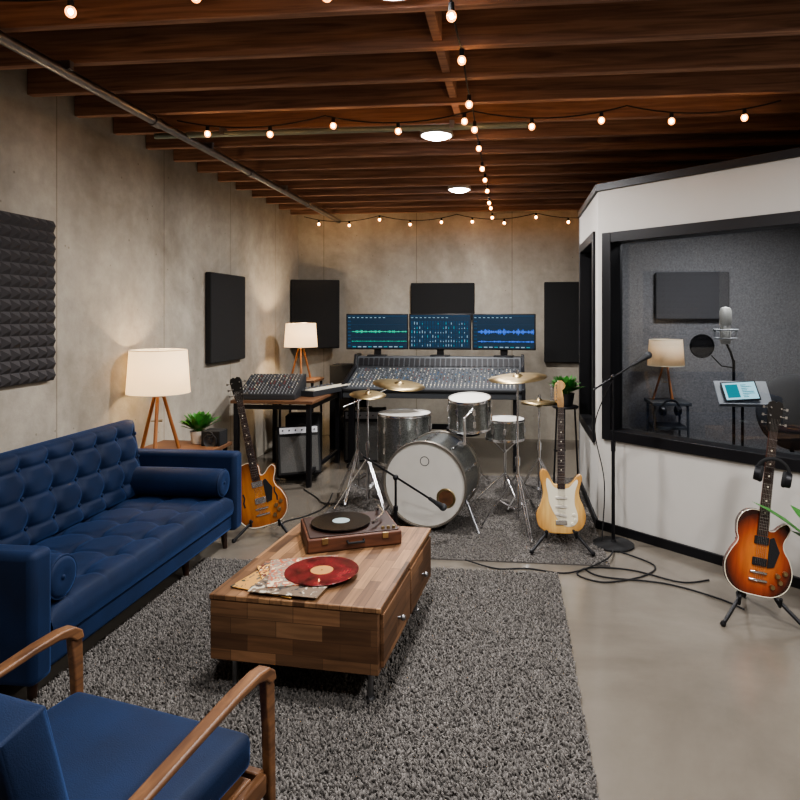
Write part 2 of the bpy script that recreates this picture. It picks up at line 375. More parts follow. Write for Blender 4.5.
xf2=wallwin('wall_booth_side',Vector((.643,6.18,0)),R(-90),1.28,.10,1.10,.63,2.23,.1,'window_2')
struct(B().b2(.643,XR,6.18,6.28,0,HB).out('wall_booth_back',None,BOOTHIN))
struct(B().add([(.643,4.9,HB),(2.7,3.01,HB),(2.7,6.28,HB),(.643,6.28,HB),(.643,4.9,HB+.03),(2.7,3.01,HB+.03),(2.7,6.28,HB+.03),(.643,6.28,HB+.03)],[(0,1,2,3),(4,5,6,7),(0,1,5,4),(1,2,6,5),(2,3,7,6),(3,0,4,7)]).out('ceiling_booth',None,MATT))
b=B(xf1); b.b2(0,2.79,-.018,0,0,.065); struct(b.out('baseboard_front',None,BLACK,bevel=.003))
b=B(xf2); b.b2(0,1.28,-.018,0,0,.065); struct(b.out('baseboard_side',None,BLACK,bevel=.003))
b=B(xf1); b.b2(-.01,2.79,-.02,.0,HB-.02,HB+.03); struct(b.out('trim_1',None,BLACK))
b=B(xf2); b.b2(0,1.29,-.02,.0,HB-.02,HB+.03); struct(b.out('trim_2',None,BLACK))
struct(B().b2(2.66,2.695,3.15,6.17,.0,2.5).out('wall_booth_right',None,BOOTHIN))

# ---------------------------------------------------------------- lights
def area(loc,power,size,col,spread=150):
    l=bpy.data.lights.new('downlight_or_fill','AREA'); l.shape='DISK'; l.size=size; l.energy=power; l.color=col; l.spread=R(spread)
    o=bpy.data.objects.new('downlight_or_fill',l); COL.objects.link(o); o.location=loc; return o
def point(loc,power,col,r=.04,parent=None):
    l=bpy.data.lights.new('lamp_light','POINT'); l.energy=power; l.color=col; l.shadow_soft_size=r
    o=bpy.data.objects.new('lamp_light',l); COL.objects.link(o); o.location=loc
    if parent: o.parent=parent
    return o
dl=thing('ceiling_downlight','round white LED downlight glowing between the joists','ceiling light',(-.54,4.56,2.9),group='ceiling downlights')
B().lathe([(.0,.03),(.095,.03),(.115,.02),(.12,-.012),(.108,-.016),(.1,-.004)],36).out('light_housing',dl,WHITEP)
B().lathe([(0,-.040),(.05,-.036),(.085,-.024),(.104,-.004)],36).out('light_lens',dl,LED)
B().box((0,0,.13),(.1,.1,.2)).out('light_bracket',dl,STEEL)
pos=[(-.54,4.56),(-.54,6.55),(-.47,2.47),(-.54,.6),(1.5,.9),(1.55,2.05)]  # the fixture nearest the camera is an added fill lamp, out of view
for i,(x,y) in enumerate(pos):
    if i: dup(dl,(x,y,2.9))
    area((x,y,2.85),(58,68,38,34,40,46)[i],.16,(1,.98,.96),175)
area((1.7,5.0,2.5),46,.5,(1,.97,.92),175)  # added fill to brighten the booth interior, no fixture built for it

def string(pts,nb,label,sag=.05,off=.5):
    t=thing('string_light',label,'string lights',group='warm globe string lights')
    path=[]
    for a,bq in zip(pts[:-1],pts[1:]):
        a=Vector(a);bq=Vector(bq)
        for i in range(10): u=i/10; v=a.lerp(bq,u); v.z-=sag*4*u*(1-u); path.append(v)
    path.append(Vector(pts[-1]))
    B().tube(path,.0045,6).out('wire',t,MATT)
    L=[0]
    for a,bq in zip(path[:-1],path[1:]): L.append(L[-1]+(bq-a).length)
    for i in range(nb):
        s=(i+off)/nb*L[-1]; j=max(k for k in range(len(L)-1) if L[k]<=s); u=(s-L[j])/max(L[j+1]-L[j],1e-6); q=path[j].lerp(path[j+1],u)
        so=B().cyl((0,0,0),(0,0,-.035),.011,.013,10).out('bulb_socket',t,MATT) if i==0 else sock.copy()
        bu=B().sph((0,0,-.054),.0205,16,1,sc=(1,1,1.12)).sph((0,0,-.053),.0095,10,0,sc=(1,1,1.3)).out('light_bulb',t,[FILA,GLOBE],weld=False) if i==0 else bul.copy()
        if i==0: sock,bul=so,bu
        else: COL.objects.link(so); COL.objects.link(bu)
        so.location=q; bu.location=q
string([(-.24,y,2.885) for y in (2.3,3.1,3.9,4.75,5.55,6.35,7.2,8.1)],11,'warm globe bulbs on black wire running along the joists',off=.45)
string([(x,4.02,2.885) for x in (-2.2,-1.2,-.25,.7,1.6)],9,'warm globe bulbs on black wire crossing the ceiling',.06)
string([(x,8.12,2.885) for x in (-2.7,-1.7,-.7,.3,1.3)],10,'warm globe bulbs on black wire along the concrete wall',.07)
string([(-2.3,2.33,2.885),(-1.3,2.33,2.885),(-.24,2.3,2.885)],4,'warm globe bulbs on black wire crossing the joists',.05,off=.14)

# ---------------------------------------------------------------- rugs
def rug(name,label,x0,x1,y0,y1,n,ln,w,cols,zb=.012):
    t=thing(name,label,'rug',((x0+x1)/2,(y0+y1)/2,0))
    B().b2(-(x1-x0)/2,(x1-x0)/2,-(y1-y0)/2,(y1-y0)/2,.0005,zb).out('rug_backing',t,mats_r[1])
    vs=[];fs=[];mi=[]
    for i in range(n):
        x=random.uniform(-(x1-x0)/2,(x1-x0)/2); y=random.uniform(-(y1-y0)/2,(y1-y0)/2)
        a=random.uniform(0,6.28); l=ln*random.uniform(.8,1.1); lean=random.uniform(.1,.65); lx=math.cos(a)*lean*l; ly=math.sin(a)*lean*l
        k=len(vs); ww=w*random.uniform(.8,1.2)
        for (f,g,q) in ((0,0,1),(.5,.65,1.2),(1,.95,.6)):
            for j in range(4):
                an=a+j*math.pi/2; vs.append((x+lx*f+ww*q*math.cos(an),y+ly*f+ww*q*math.sin(an),zb-.002+l*g))
        for s in (0,4):
            for j in range(4): fs.append((k+s+j,k+s+(j+1)%4,k+s+4+(j+1)%4,k+s+4+j))
        fs.append((k+8,k+9,k+10,k+11)); m=random.choices(range(4),cols)[0]; mi+=[m]*9
    me=bpy.data.meshes.new('rug_pile'); me.from_pydata(vs,[],fs); me.polygons.foreach_set('material_index',mi); me.polygons.foreach_set('use_smooth',[True]*len(fs))
    for m in mats_r: me.materials.append(m)
    o=bpy.data.objects.new('rug_pile',me); COL.objects.link(o); o.parent=t; o['kind']='stuff'; return t
mats_r=[mat('wool_dark','#4b4845',.95),mat('wool_mid','#5a5653',.95),mat('wool_grey','#67635f',.95),mat('wool_light','#77726e',.95)]
rug('shag_rug','thick grey shag rug under the coffee table',-1.98,.28,1.0,3.97,76000,.020,.0042,[2,5,5,2])
rug('area_rug','dark grey low-pile rug under the drum kit',-1.5,.62,4.16,6.35,32000,.011,.0042,[3,6,5,2],zb=.008)

# ---------------------------------------------------------------- sofa
S=thing('sofa','navy blue velvet tufted sofa with bolsters against concrete wall','sofa',(-2.33,3.33,0))
hy=.99
b=B(); b.b2(-.44,.42,-hy+.02,hy-.02,.13,.245); b.out('sofa_base',S,VELVET,bevel=.02,seg=3)
for sy in (-1,1):
    b=B(); b.b2(-.46,.45,sy*hy-.0 if sy<0 else hy-.12,-hy+.12 if sy<0 else hy,.12,.655); b.out('armrest',S,VELVET,bevel=.03,seg=4)
b=B(); b.b2(-.455,-.33,-hy+.121,hy-.121,.13,.80); b.out('sofa_back_frame',S,VELVET,bevel=.03,seg=4)
def btn(x,y,px,py,deep,cr,cw=.05,bw=.035):
    best=math.hypot(x-round(x/px)*px,y-round(y/py)*py)
    d=-deep*math.exp(-(best/bw)**2)
    u=x/px; v=y/py; du=abs(u-round(u)); dvv=abs(v-round(v))
    d-= cr*math.exp(-(du/cw)**2)+cr*math.exp(-(dvv/cw)**2)
    return d
b=B(); b.slab(-.33,.43,-hy+.125,hy-.125,.24,.388,lambda x,y:btn(x-.05,y,.24,.24,.026,.007,.055,.045),80,180,p=14); b.out('seat_cushion',S,VELVET,smooth=80)
xf=Matrix.Translation((-.325,0,.36))@Matrix.Rotation(R(-8),4,'Y')@Matrix(((0,0,1,0),(0,1,0,0),(1,0,0,0),(0,0,0,1)))
b=B(); b.slab(0,.50,-hy+.125,hy-.125,0,.162,lambda x,y:btn(y,x-.10,.21,.155,.030,.009,.07,.042),80,200,p=10,xf=xf); b.out('back_cushion',S,VELVET,smooth=80)
b=B()
for j in range(0,3):
    for i in range(-4,5):
        if abs(i*.21)<.85: q=xf@Vector((.10+j*.155,i*.21,.126)); b.sph(q,.012,10,sc=(.6,1,1))
b.parts('tufting_button',S,VELVET)
b=B()
for i in range(-1,2):
    for j in range(-3,4): b.sph((.05+i*.24,j*.24,.351),.012,10,sc=(1,1,.5))
b.parts('tufting_button',S,VELVET)
for (x,y) in ((.36,-.88),(.36,.88),(-.38,-.88),(-.38,.88),(.36,.36)):
    B().cyl((x,y,.13),(x*1.02,y*1.01,0),.024,.015,14).out('sofa_leg',S,ROSE)
def bolster(loc,label):
    t=thing('bolster_cushion',label,'cushion',loc,group='sofa bolsters')
    r=.092; l=.36
    prof=[(0,-l+.008),(.03,-l+.002),(.07,-l),(.084,-l+.006),(r,-l+.03)]+[(r+.003*math.sin(i/10*math.pi),-l+.03+(2*l-.06)*i/10) for i in range(1,10)]+[(r,l-.03),(.084,l-.006),(.07,l),(.03,l-.002),(0,l-.008)]
    B().lathe(prof,36,xf=Matrix.Rotation(R(90),4,'Y')).out('cushion_body',t,VELVET,smooth=60)
    b=B()
    for e in (-1,1): b.tube([(e*(l-.012),.089*math.cos(a*math.pi/14),.089*math.sin(a*math.pi/14)) for a in range(28)],.005,6,closed=True)
    b.parts('cushion_piping',t,VELVET)
    b=B()
    for e in (-1,1): b.sph((e*(l-.008),0,0),.012,10)
    b.parts('cushion_button',t,VELVET)
bolster((-2.27,4.105,.478),'round navy velvet bolster resting against the sofa arm')
bolster((-2.27,2.56,.478),'round navy velvet bolster with piping beside the sofa arm')

# ---------------------------------------------------------------- armchair
A=thing('armchair','mid-century armchair, walnut frame and navy blue cushions','armchair',(-1.085,1.475,0.028),(0,0,R(-13)))
def pad(name,par,x,y,z,crown,mm,xf=None,bev=.022,ex=.03):
    b=B(xf); n=14
    def fr(a): return (1-abs(a)**2.2)
    def P(u,v,w):
        return (x*u*(1+ex*fr(v)*fr(w)),y*v*(1+(ex if y>z else crown)*fr(u)*fr(w)),z*w*(1+(crown if y>z else ex)*fr(u)*fr(v)))
    L_=lambda k:k*2-1
    b.grid(lambda u,v:P(L_(u),L_(v),1),n,n); b.grid(lambda u,v:P(L_(u),L_(v),-1),n,n)
    b.grid(lambda u,v:P(L_(u),1,L_(v)),n,4); b.grid(lambda u,v:P(L_(u),-1,L_(v)),n,4)
    b.grid(lambda u,v:P(1,L_(u),L_(v)),n,4); b.grid(lambda u,v:P(-1,L_(u),L_(v)),n,4)
    o=b.out(name,par,mm,smooth=60)
    bm=bmesh.new(); bm.from_mesh(o.data)
    es=[e for e in bm.edges if len(e.link_faces)==2 and e.calc_face_angle(0)>R(45)]
    bmesh.ops.bevel(bm,geom=es,offset=bev,segments=6,profile=.5,affect='EDGES',clamp_overlap=True)
    for f in bm.faces: f.smooth=True
    bm.to_mesh(o.data); bm.free()
    try: o.data.set_sharp_from_angle(angle=R(60))
    except Exception: pass
    return o
pad('seat_cushion',A,.318,.27,.05,.30,VELVET,Matrix.Translation((0,.03,.378)),.024)
pad('back_cushion',A,.275,.05,.225,.5,VELVET,Matrix.Translation((0,-.285,.60))@Matrix.Rotation(R(13),4,'X'),.024,.07)
armp=[(-.47,.510),(-.33,.533),(-.15,.564),(.03,.590),(.18,.610),(.26,.616),(.305,.610),(.33,.590),(.337,.562),(.308,.562),(.287,.582),(.25,.592),(.17,.589),(.03,.572),(-.15,.548),(-.33,.518),(-.47,.496)]
legp=[(.294,.588),(.333,.586),(.337,.50),(.341,.25),(.349,0),(.329,0),(.316,.25),(.307,.45)]
bkp=[(-.415,.505),(-.385,.508),(-.355,.34),(-.40,.12),(-.455,0),(-.48,0),(-.43,.14),(-.395,.32)]
for sx in (-1,1):
    x=sx*.350
    B(RZ).prism(armp,-x-.021,-x+.021).out('armrest',A,WALNUT,bevel=.006,seg=3,smooth=50)
    B(RZ).prism(legp,-x-.014,-x+.014).out('front_leg',A,WALNUT,bevel=.005,seg=3,smooth=50)
    B(RZ).prism(bkp,-x-.014,-x+.014).out('back_leg',A,WALNUT,bevel=.005,seg=3,smooth=50)
    b=B(); b.box((x,-.03,.295),(.026,.66,.055)); b.out('side_rail',A,WALNUT,bevel=.006)
b=B(); b.box((0,.30,.295),(.69,.025,.055)); b.box((0,-.36,.295),(.69,.025,.055)); b.box((0,-.04,.312),(.67,.62,.02)); b.out('seat_frame',A,WALNUT,bevel=.005)
b=B()
for i in range(4):
    z=.44+i*.09; yy=-.36-(z-.4)*.22; b.box((0,yy-.012,z),(.54,.016,.04))
for sx in (-1,1): b.tube([(sx*.26,-.35,.30),(sx*.26,-.455,.74)],[.018,.014],10)
b.out('backrest_frame',A,WALNUT,bevel=.003)

# ---------------------------------------------------------------- coffee table
T=thing('coffee_table','butcher-block wooden coffee table with drawers on metal legs','coffee table',(-.845,3.0,.022),(0,0,R(-4.5)))
wc=['#4a3424','#6d5039','#876549','#5b412e','#957252','#74563e']
TOP=block('butcher_block_top',1,0,wc,.24,.05,.5); FR=block('butcher_block_front',0,2,['#4a3425','#664933','#7d5c42','#58402e','#87664a'],.2,.066,.6); SD=block('butcher_block_side',1,2,['#4a3424','#664a35','#7d5c42','#583f2d','#745640'],.26,.066,.6)
w,l,z0,z1=.37,.49,.15,.42
b=B(); b.b2(-w,w,-l,l,z1-.022,z1); b.out('table_top',T,TOP,bevel=.004)
b=B(); b.b2(-w+.004,w-.012,-l+.004,l-.004,z0,z1-.022)
b.bm.normal_update()
for f in b.bm.faces: f.material_index=1 if abs(f.normal.x)>.5 else 0
b.out('table_body',T,[FR,SD],bevel=.003)
for (ya,yb) in ((-.46,-.01),(.01,.46)):
    d=B().b2(w-.012,w+.004,ya,yb,z0+.02,z1-.035).out('drawer',T,SD,bevel=.003)
    ym=(ya+yb)/2
    B().cyl((w+.004,ym,.27),(w+.018,ym,.27),.006,.006,12).sph((w+.026,ym,.27),.013,14).out('drawer_knob',d,STEEL)
for sx in (-1,1):
    for sy in (-1,1):
        b=B(); x=sx*(w-.07); yy=sy*(l-.09); b.cyl((x,yy,.15),(x,yy,.012),.012,.012,14); b.cyl((x,yy,.012),(x,yy,0),.02,.022,16); b.cyl((x,yy,.15),(x,yy,.142),.03,.03,16); b.out('table_leg',T,STEEL)

ZTb=.022+.42
P=thing('record_player','open brown suitcase record player with black vinyl','record player',(-.84,3.26,ZTb+.001),(0,0,R(24)))
LEATH=wood('player_wood','#3f2317','#683f2b',(3,20,20),.5)
b=B(); b.b2(-.235,.235,-.175,.175,0,.07); b.out('case',P,LEATH,bevel=.008,seg=3)
b=B(); b.b2(-.222,.222,-.163,.163,.07,.076); b.out('deck_plate',P,mat('deck_brown','#33201a',.5),bevel=.002)
VINYL=mat('black_vinyl','#0c0c0d',.22,coat=.5)
b=B(); b.lathe([(0,.0),(.152,.0),(.152,.005),(0,.005)],56,xf=Matrix.Translation((-.045,0,.088))); b.cyl((-.045,0,.076),(-.045,0,.088),.13,.13,40); b.out('vinyl_record',P,VINYL)
b=B(); b.lathe([(0,.0),(.045,.0),(.045,.001)],32,xf=Matrix.Translation((-.045,0,.0935))); b.out('record_label',P,mat('record_label_grey','#8c9a9c',.6))
b=B(); b.cyl((.18,.11,.076),(.18,.11,.11),.02,.018,16); b.tube([(.18,.14,.112),(.18,.0,.114),(.12,-.09,.108)],.005,8); b.box((.112,-.10,.103),(.018,.032,.012),rot=(0,0,R(-50))); b.out('tonearm',P,CHROME)
b=B()
for i in range(3): b.cyl((.145+i*.028,-.14,.075),(.145+i*.028,-.14,.088),.009,.008,12)
b.parts('control_knob',P,BRASS)
b=B(); b.tube([(-.04,-.176,.045),(-.04,-.195,.04),(.04,-.195,.04),(.04,-.176,.045)],.006,8); b.out('case_handle',P,MATT)
b=B()
for sx in (-1,1): b.box((sx*.15,-.177,.055),(.03,.006,.03))
b.parts('case_latch',P,BRASS,bevel=.002)
cols=[(['#c2b8a2','#8d5a3c','#3a4a50','#d6cdb6'],'cream and rust'),(['#5a5548','#b98a4a','#2e3a34'],'olive and gold'),(['#a04a34','#d3a45c','#5a2a24','#c9bda2'],'red and ochre'),(['#2a2c30','#6b5a4a','#b7b0a0'],'black and tan'),(['#b0a383','#7d7f76','#a4573a','#cfc4a4'],'yellowed')]
sp=[(-1.00,2.80,12),(-1.03,2.73,-16),(-.98,2.78,30),(-.95,2.70,-6),(-.95,2.79,18)]
for i,(x,y,a) in enumerate(sp):
    m=printed('sleeve_print_%d'%i,cols[i][0],12+i*3)
    b=B(); b.box((0,0,.002),(.305,.305,.0038)); o=b.out('record_sleeve',None,[m],bevel=.0008)
    o.location=(x+.03,y-.02,ZTb+.001+i*.0045); o.rotation_euler=(0,0,R(a)); tag(o,'%s record sleeve in a stack on the table'%cols[i][1],'record sleeve','record sleeves')
zs=ZTb+.001+5*.0045
t=thing('vinyl_record','red marbled vinyl record lying on stacked sleeves','vinyl record',(-.84,2.77,zs),(0,0,0))
def redv():
    m,nt,p=base('red_vinyl'); N=nt.nodes; L=nt.links; p.inputs['Roughness'].default_value=.25; p.inputs['Coat Weight'].default_value=.3
    tc=N.new('ShaderNodeTexCoord'); w=N.new('ShaderNodeTexWave'); w.wave_type='RINGS'; w.rings_direction='Z'; w.inputs['Scale'].default_value=26; w.inputs['Distortion'].default_value=.3; L.new(tc.outputs['Object'],w.inputs[0])
    n=N.new('ShaderNodeTexNoise'); n.inputs['Scale'].default_value=14; L.new(tc.outputs['Object'],n.inputs[0])
    r=N.new('ShaderNodeValToRGB'); r.color_ramp.elements[0].color=c('#2c070b'); r.color_ramp.elements[1].color=c('#84222a'); r.color_ramp.elements[0].position=.3; r.color_ramp.elements[1].position=.65; L.new(n.outputs[0],r.inputs[0])
    x=N.new('ShaderNodeMixRGB'); x.blend_type='MULTIPLY'; x.inputs[0].default_value=.45; L.new(r.outputs[0],x.inputs[1]); L.new(w.outputs[0],x.inputs[2]); L.new(x.outputs[0],p.inputs['Base Color']); return m
b=B(); b.lathe([(.004,0),(.162,0),(.163,.0015),(.162,.003),(.055,.003),(.004,.003)],64); b.out('record_disc',t,redv())
b=B(); b.lathe([(.004,.0032),(.05,.0036),(.004,.0036)],40); b.out('record_label',t,mat('label_ochre','#a8783c',.6))

# ---------------------------------------------------------------- tripod lamps
def lamp(loc,scale,label,power,sm=None,rz=0):
    t=thing('table_lamp',label,'lamp',loc,(0,0,rz),scale=scale,group='tripod table lamps')
    for i in range(3):
        a=R(90+120*i+200); B().tube([(.03*math.cos(a),.03*math.sin(a),.43),(.15*math.cos(a),.15*math.sin(a),0)],[.012,.014],10).out('lamp_leg',t,TRIPOD)
    B().lathe([(0,.40),(.035,.40),(.042,.41),(.042,.44),(.02,.455),(.012,.50),(.012,.55),(0,.55)],24).out('lamp_hub',t,BRASS)
    B().cyl((0,0,.22),(0,0,.226),.052,.052,3).out('leg_brace',t,BRASS)
    b=B(); b.lathe([(.222,.43),(.2,.75)],56); o=b.out('lamp_shade',t,sm or SHADE)
    m=o.modifiers.new('sol','SOLIDIFY'); m.thickness=.002
    b=B(); b.tube([(.222*math.cos(a*math.pi/20),.222*math.sin(a*math.pi/20),.43) for a in range(40)],.003,6,closed=True); b.tube([(.2*math.cos(a*math.pi/20),.2*math.sin(a*math.pi/20),.75) for a in range(40)],.003,6,closed=True)
    for a in (0,120,240): b.tube([(0,0,.72),(.2*math.cos(R(a)),.2*math.sin(R(a)),.745)],.0025,6)
    b.tube([(0,0,.55),(0,0,.72)],.003,6); b.out('shade_frame',t,CREAM)
    B().sph((0,0,.6),.032,16,sc=(1,1,1.3)).out('light_bulb',t,LAMPB)
    point((0,0,.6),power,(1,.76,.48),.035,t)
    return t
t=thing('side_table','dark wood side table between sofa and concrete wall','side table',(-2.52,4.66,0))
b=B(); b.b2(-.29,.29,-.26,.26,.56,.59); b.out('table_top',t,DESKW,bevel=.004)
for sx in (-1,1):
    for sy in (-1,1): B().cyl((sx*.25,sy*.22,.56),(sx*.25,sy*.22,0),.018,.014,10).out('table_leg',t,BLACK)
lamp((-2.62,4.52,.591),1,'tripod table lamp with lit cream drum shade beside sofa',90)
t=thing('side_table','small black stand carrying a lamp in the corner','side table',(-2.45,7.25,0))
b=B(); b.b2(-.22,.22,-.2,.2,.83,.86); b.out('table_top',t,DESKW,bevel=.004)
for sx in (-1,1):
    for sy in (-1,1): B().cyl((sx*.19,sy*.17,.83),(sx*.19,sy*.17,0),.016,.014,10).out('table_leg',t,BLACK)
b=B(); b.b2(-.2,.2,-.18,.18,.25,.27); b.out('table_shelf',t,DESKW)
lamp((-2.45,7.25,.861),.86,'tripod table lamp with lit cream shade in the corner',95)

def plant(loc,label,pr,ph,n,L,wd,potm,arch=.5,name='potted_plant',spread=.55):
    t=thing(name,label,'plant',loc)
    B().lathe([(0,0),(pr*.72,0),(pr*.8,.01),(pr,ph),(pr*.92,ph),(pr*.88,ph*.9)],28).out('plant_pot',t,potm)
    B().lathe([(0,ph*.88),(pr*.9,ph*.88)],24).out('soil',t,SOIL)
    b=B()
    for i in range(n):
        # leaf on a thin stalk
        a=random.uniform(0,6.283); el=random.uniform(.1,1)*spread*1.6; l=L*random.uniform(.5,1.1); pts=[]
        for j in range(7):
            u=j/6; rr=l*u*math.sin(el)*(1+arch*u*.5)+pr*.2; zz=ph*.88+l*(u*math.cos(el)-arch*.35*u*u)
            ww=.08 if u<.35 else math.sin(math.pi*min(1,(u-.33)/.67))**.7+.04
            pts.append((rr,zz,wd*ww))
        vs=[]
        for (rr,zz,w) in pts:
            ca,sa=math.cos(a),math.sin(a)
            vs+= [(rr*ca-w*sa,rr*sa+w*ca,zz+w*.25),(rr*ca,rr*sa,zz),(rr*ca+w*sa,rr*sa-w*ca,zz+w*.25)]
        fs=[]
        for j in range(6):
            k=j*3; fs+=[(k,k+1,k+4,k+3),(k+1,k+2,k+5,k+4)]
        b.add(vs,fs)
    b.out('foliage',t,LEAF,weld=False,kind='stuff'); return t
plant((-2.46,4.82,.591),'small leafy green plant in pale ceramic pot',.066,.10,110,.18,.022,POTM,.35,spread=.6)
plant((1.72,3.44,0),'large leafy floor plant by the booth window',.14,.30,60,.55,.045,POTD,.45,'floor_plant',.45)

def boxspk(name,loc,d,label,rot=(0,0,0),grill=False,cat='speaker'):
    t=thing(name,label,cat,loc,rot); x,y,z=d
    B().b2(-x/2,x/2,-y/2,y/2,0,z).out('cabinet',t,MATT,bevel=.006)
    if grill:
        B().b2(-x/2+.02,x/2-.02,-y/2-.006,-y/2-.0005,.02,z*.78).out('speaker_grille',t,GRILL,bevel=.002)
        B().b2(-x/2+.02,x/2-.02,-y/2-.005,-y/2-.0005,z*.84,z-.015).out('control_panel',t,STEEL)
        b=B()
        for i in range(6): xx=-x/2+.05+i*(x-.1)/5; b.cyl((xx,-y/2-.005,z*.905),(xx,-y/2-.02,z*.905),.009,.007,10)
        b.parts('control_knob',t,BLACK)
        B().tube([(-.08,0,z),(-.07,0,z+.022),(.07,0,z+.022),(.08,0,z)],.008,8).out('carry_handle',t,MATT)
    else:
        for (r,zz) in ((x*.34,z*.36),(x*.16,z*.76)):
            b=B(); b.lathe([(r,0),(r*1.08,.002),(r*1.08,.008),(r*.98,.01),(r*.85,.004),(r*.35,.0),(r*.3,.008),(0,.011)],28,xf=Matrix.Translation((0,-y/2-.0005,zz))@Matrix.Rotation(R(90),4,'X')); b.out('speaker_cone',t,DGREY)
    return t
boxspk('desktop_speaker',(-2.31,4.78,.591),(.15,.14,.115),'small black speaker box on the side table')

# ---------------------------------------------------------------- acoustic panels
n=14; w=.98; s_=w/n; b=B()
for i in range(n):
    for j in range(n):
        y0=i*s_; z0=j*s_; b.add([(0,y0,z0),(0,y0+s_,z0),(0,y0+s_,z0+s_),(0,y0,z0+s_),(.042,y0+s_/2,z0+s_/2)],[(0,1,4),(1,2,4),(2,3,4),(3,0,4)])
b.b2(-.03,0,0,w,0,w)
t=b.out('acoustic_foam',None,mat('charcoal_foam','#474445',.9),smooth=15)
t.location=(XL+.033,2.70,1.20); tag(t,'charcoal pyramid acoustic foam panel on concrete wall','acoustic foam')
PF=mat('panel_fabric','#1f1f20',.95,bump=.4,bs=250,var=.2,vs=100)
def panel(ce,d,rz,label):
    o=B().box((0,0,0),d).out('sound_absorber',None,PF,bevel=.012,seg=3); o.location=ce; o.rotation_euler=(0,0,rz); tag(o,label,'acoustic panel','fabric sound absorbers'); return o
panel((XL+.032,6.09,1.575),(.06,.78,.86),0,'black fabric acoustic panel mounted on side concrete wall')
panel((-2.545,8.10,1.615),(.62,.06,.89),R(16),'black fabric acoustic panel set across the room corner')
panel((-.90,YB-.035,1.78),(.83,.06,.48),0,'black fabric acoustic panel above the monitors')
panel((.72,YB-.035,1.51),(.62,.06,1.03),0,'tall black fabric acoustic panel beside the monitors')
pb=panel((1.66,6.15,1.78),(.66,.05,.44),0,'grey fabric acoustic panel on the booth wall')
pb.data.materials[0]=mat('booth_panel_fabric','#4a4a4d',.95,bump=.4,bs=250)

# ---------------------------------------------------------------- left desk with gear
t=thing('studio_desk','wood-topped desk with black steel frame along concrete wall','desk',(0,0,0))
B().b2(-2.62,-1.83,5.74,6.82,.775,.805).out('desk_top',t,DESKW,bevel=.004)
for (x,y) in ((-2.58,5.79),(-1.88,5.79),(-2.58,6.77),(-1.88,6.77)):
    B().b2(x-.022,x+.022,y-.022,y+.022,0,.775).out('desk_leg',t,BLACK,bevel=.003)
b=B(); b.b2(-2.56,-1.90,5.775,5.805,.72,.76); b.b2(-1.895,-1.865,5.8,6.76,.72,.76); b.b2(-2.56,-1.9,6.755,6.785,.72,.76); b.b2(-1.895,-1.865,5.8,6.76,.12,.15); b.parts('frame_rail',t,BLACK)
def mixer(name,loc,w,dpt,h0,h1,label,rot,nx,ny):
    t=thing(name,label,'mixer',loc,rot)
    prof=[(-dpt/2,0),(dpt/2,0),(dpt/2,h1),(dpt/2-.06,h1),(-dpt/2,h0)]
    B(RZ).prism(prof,-w/2,w/2).out('mixer_body',t,[DGREY],bevel=.004)
    sl=math.atan2(h1-h0,dpt-.06); b=B()
    for i in range(nx):
        for j in range(ny):
            x=-w/2+(i+.8)/(nx+.6)*w; u=(j+.6)/ny; y=-dpt/2+u*(dpt-.07); z=h0+(h1-h0)*u
            mi=random.choice((0,0,0,0,1,2,3)) if j>1 else 0
            if j<=1: b.box((x,y,z+.004),(.006,.018,.010),0,(sl,0,0))
            else: b.cyl((x,y,z),(x,y-.002,z+.012),.0055,.005,6,mi)
    b.out('control_knobs',t,[LGREY,mat('knob_red','#844',.5),mat('knob_blue','#456',.5),CREAM],kind='stuff',weld=False)
    return t
mixer('audio_mixer',(-2.32,6.04,.806),.54,.50,.05,.20,'black tabletop audio mixer covered in knobs on the desk',(0,0,R(6)),16,11)
t=thing('synthesizer','keyboard controller with white keys on the desk edge','keyboard',(-1.93,6.40,.806),(0,0,R(72)))
b=B(); b.b2(-.34,.34,-.125,.125,0,.055); b.out('keyboard_body',t,DGREY,bevel=.004)
b=B()
for i in range(22): b.b2(-.315+i*.0288,-.315+i*.0288+.0265,-.122,-.01,.055,.064)
b.parts('white_key',t,CREAM)
b=B()
for i in range(9): b.cyl((-.26+i*.065,.065,.055),(-.26+i*.065,.065,.072),.012,.010,10)
b.parts('control_knob',t,MGREY)
boxspk('guitar_amplifier',(-2.04,5.98,.058),(.40,.22,.46),'black guitar amplifier with grey grille under the desk',rot=(R(-20),0,R(26)),grill=True,cat='amplifier')
boxspk('studio_speaker',(-2.18,6.55,.001),(.34,.28,.56),'black loudspeaker cabinet standing under the desk',rot=(0,0,R(10)))
boxspk('guitar_amplifier',(-1.62,6.98,.001),(.44,.26,.56),'black amplifier standing beside the mixing console',rot=(0,0,R(5)),grill=True,cat='amplifier')
boxspk('studio_speaker',(-2.0,7.65,.001),(.36,.3,1.0),'tall black loudspeaker behind the desk')

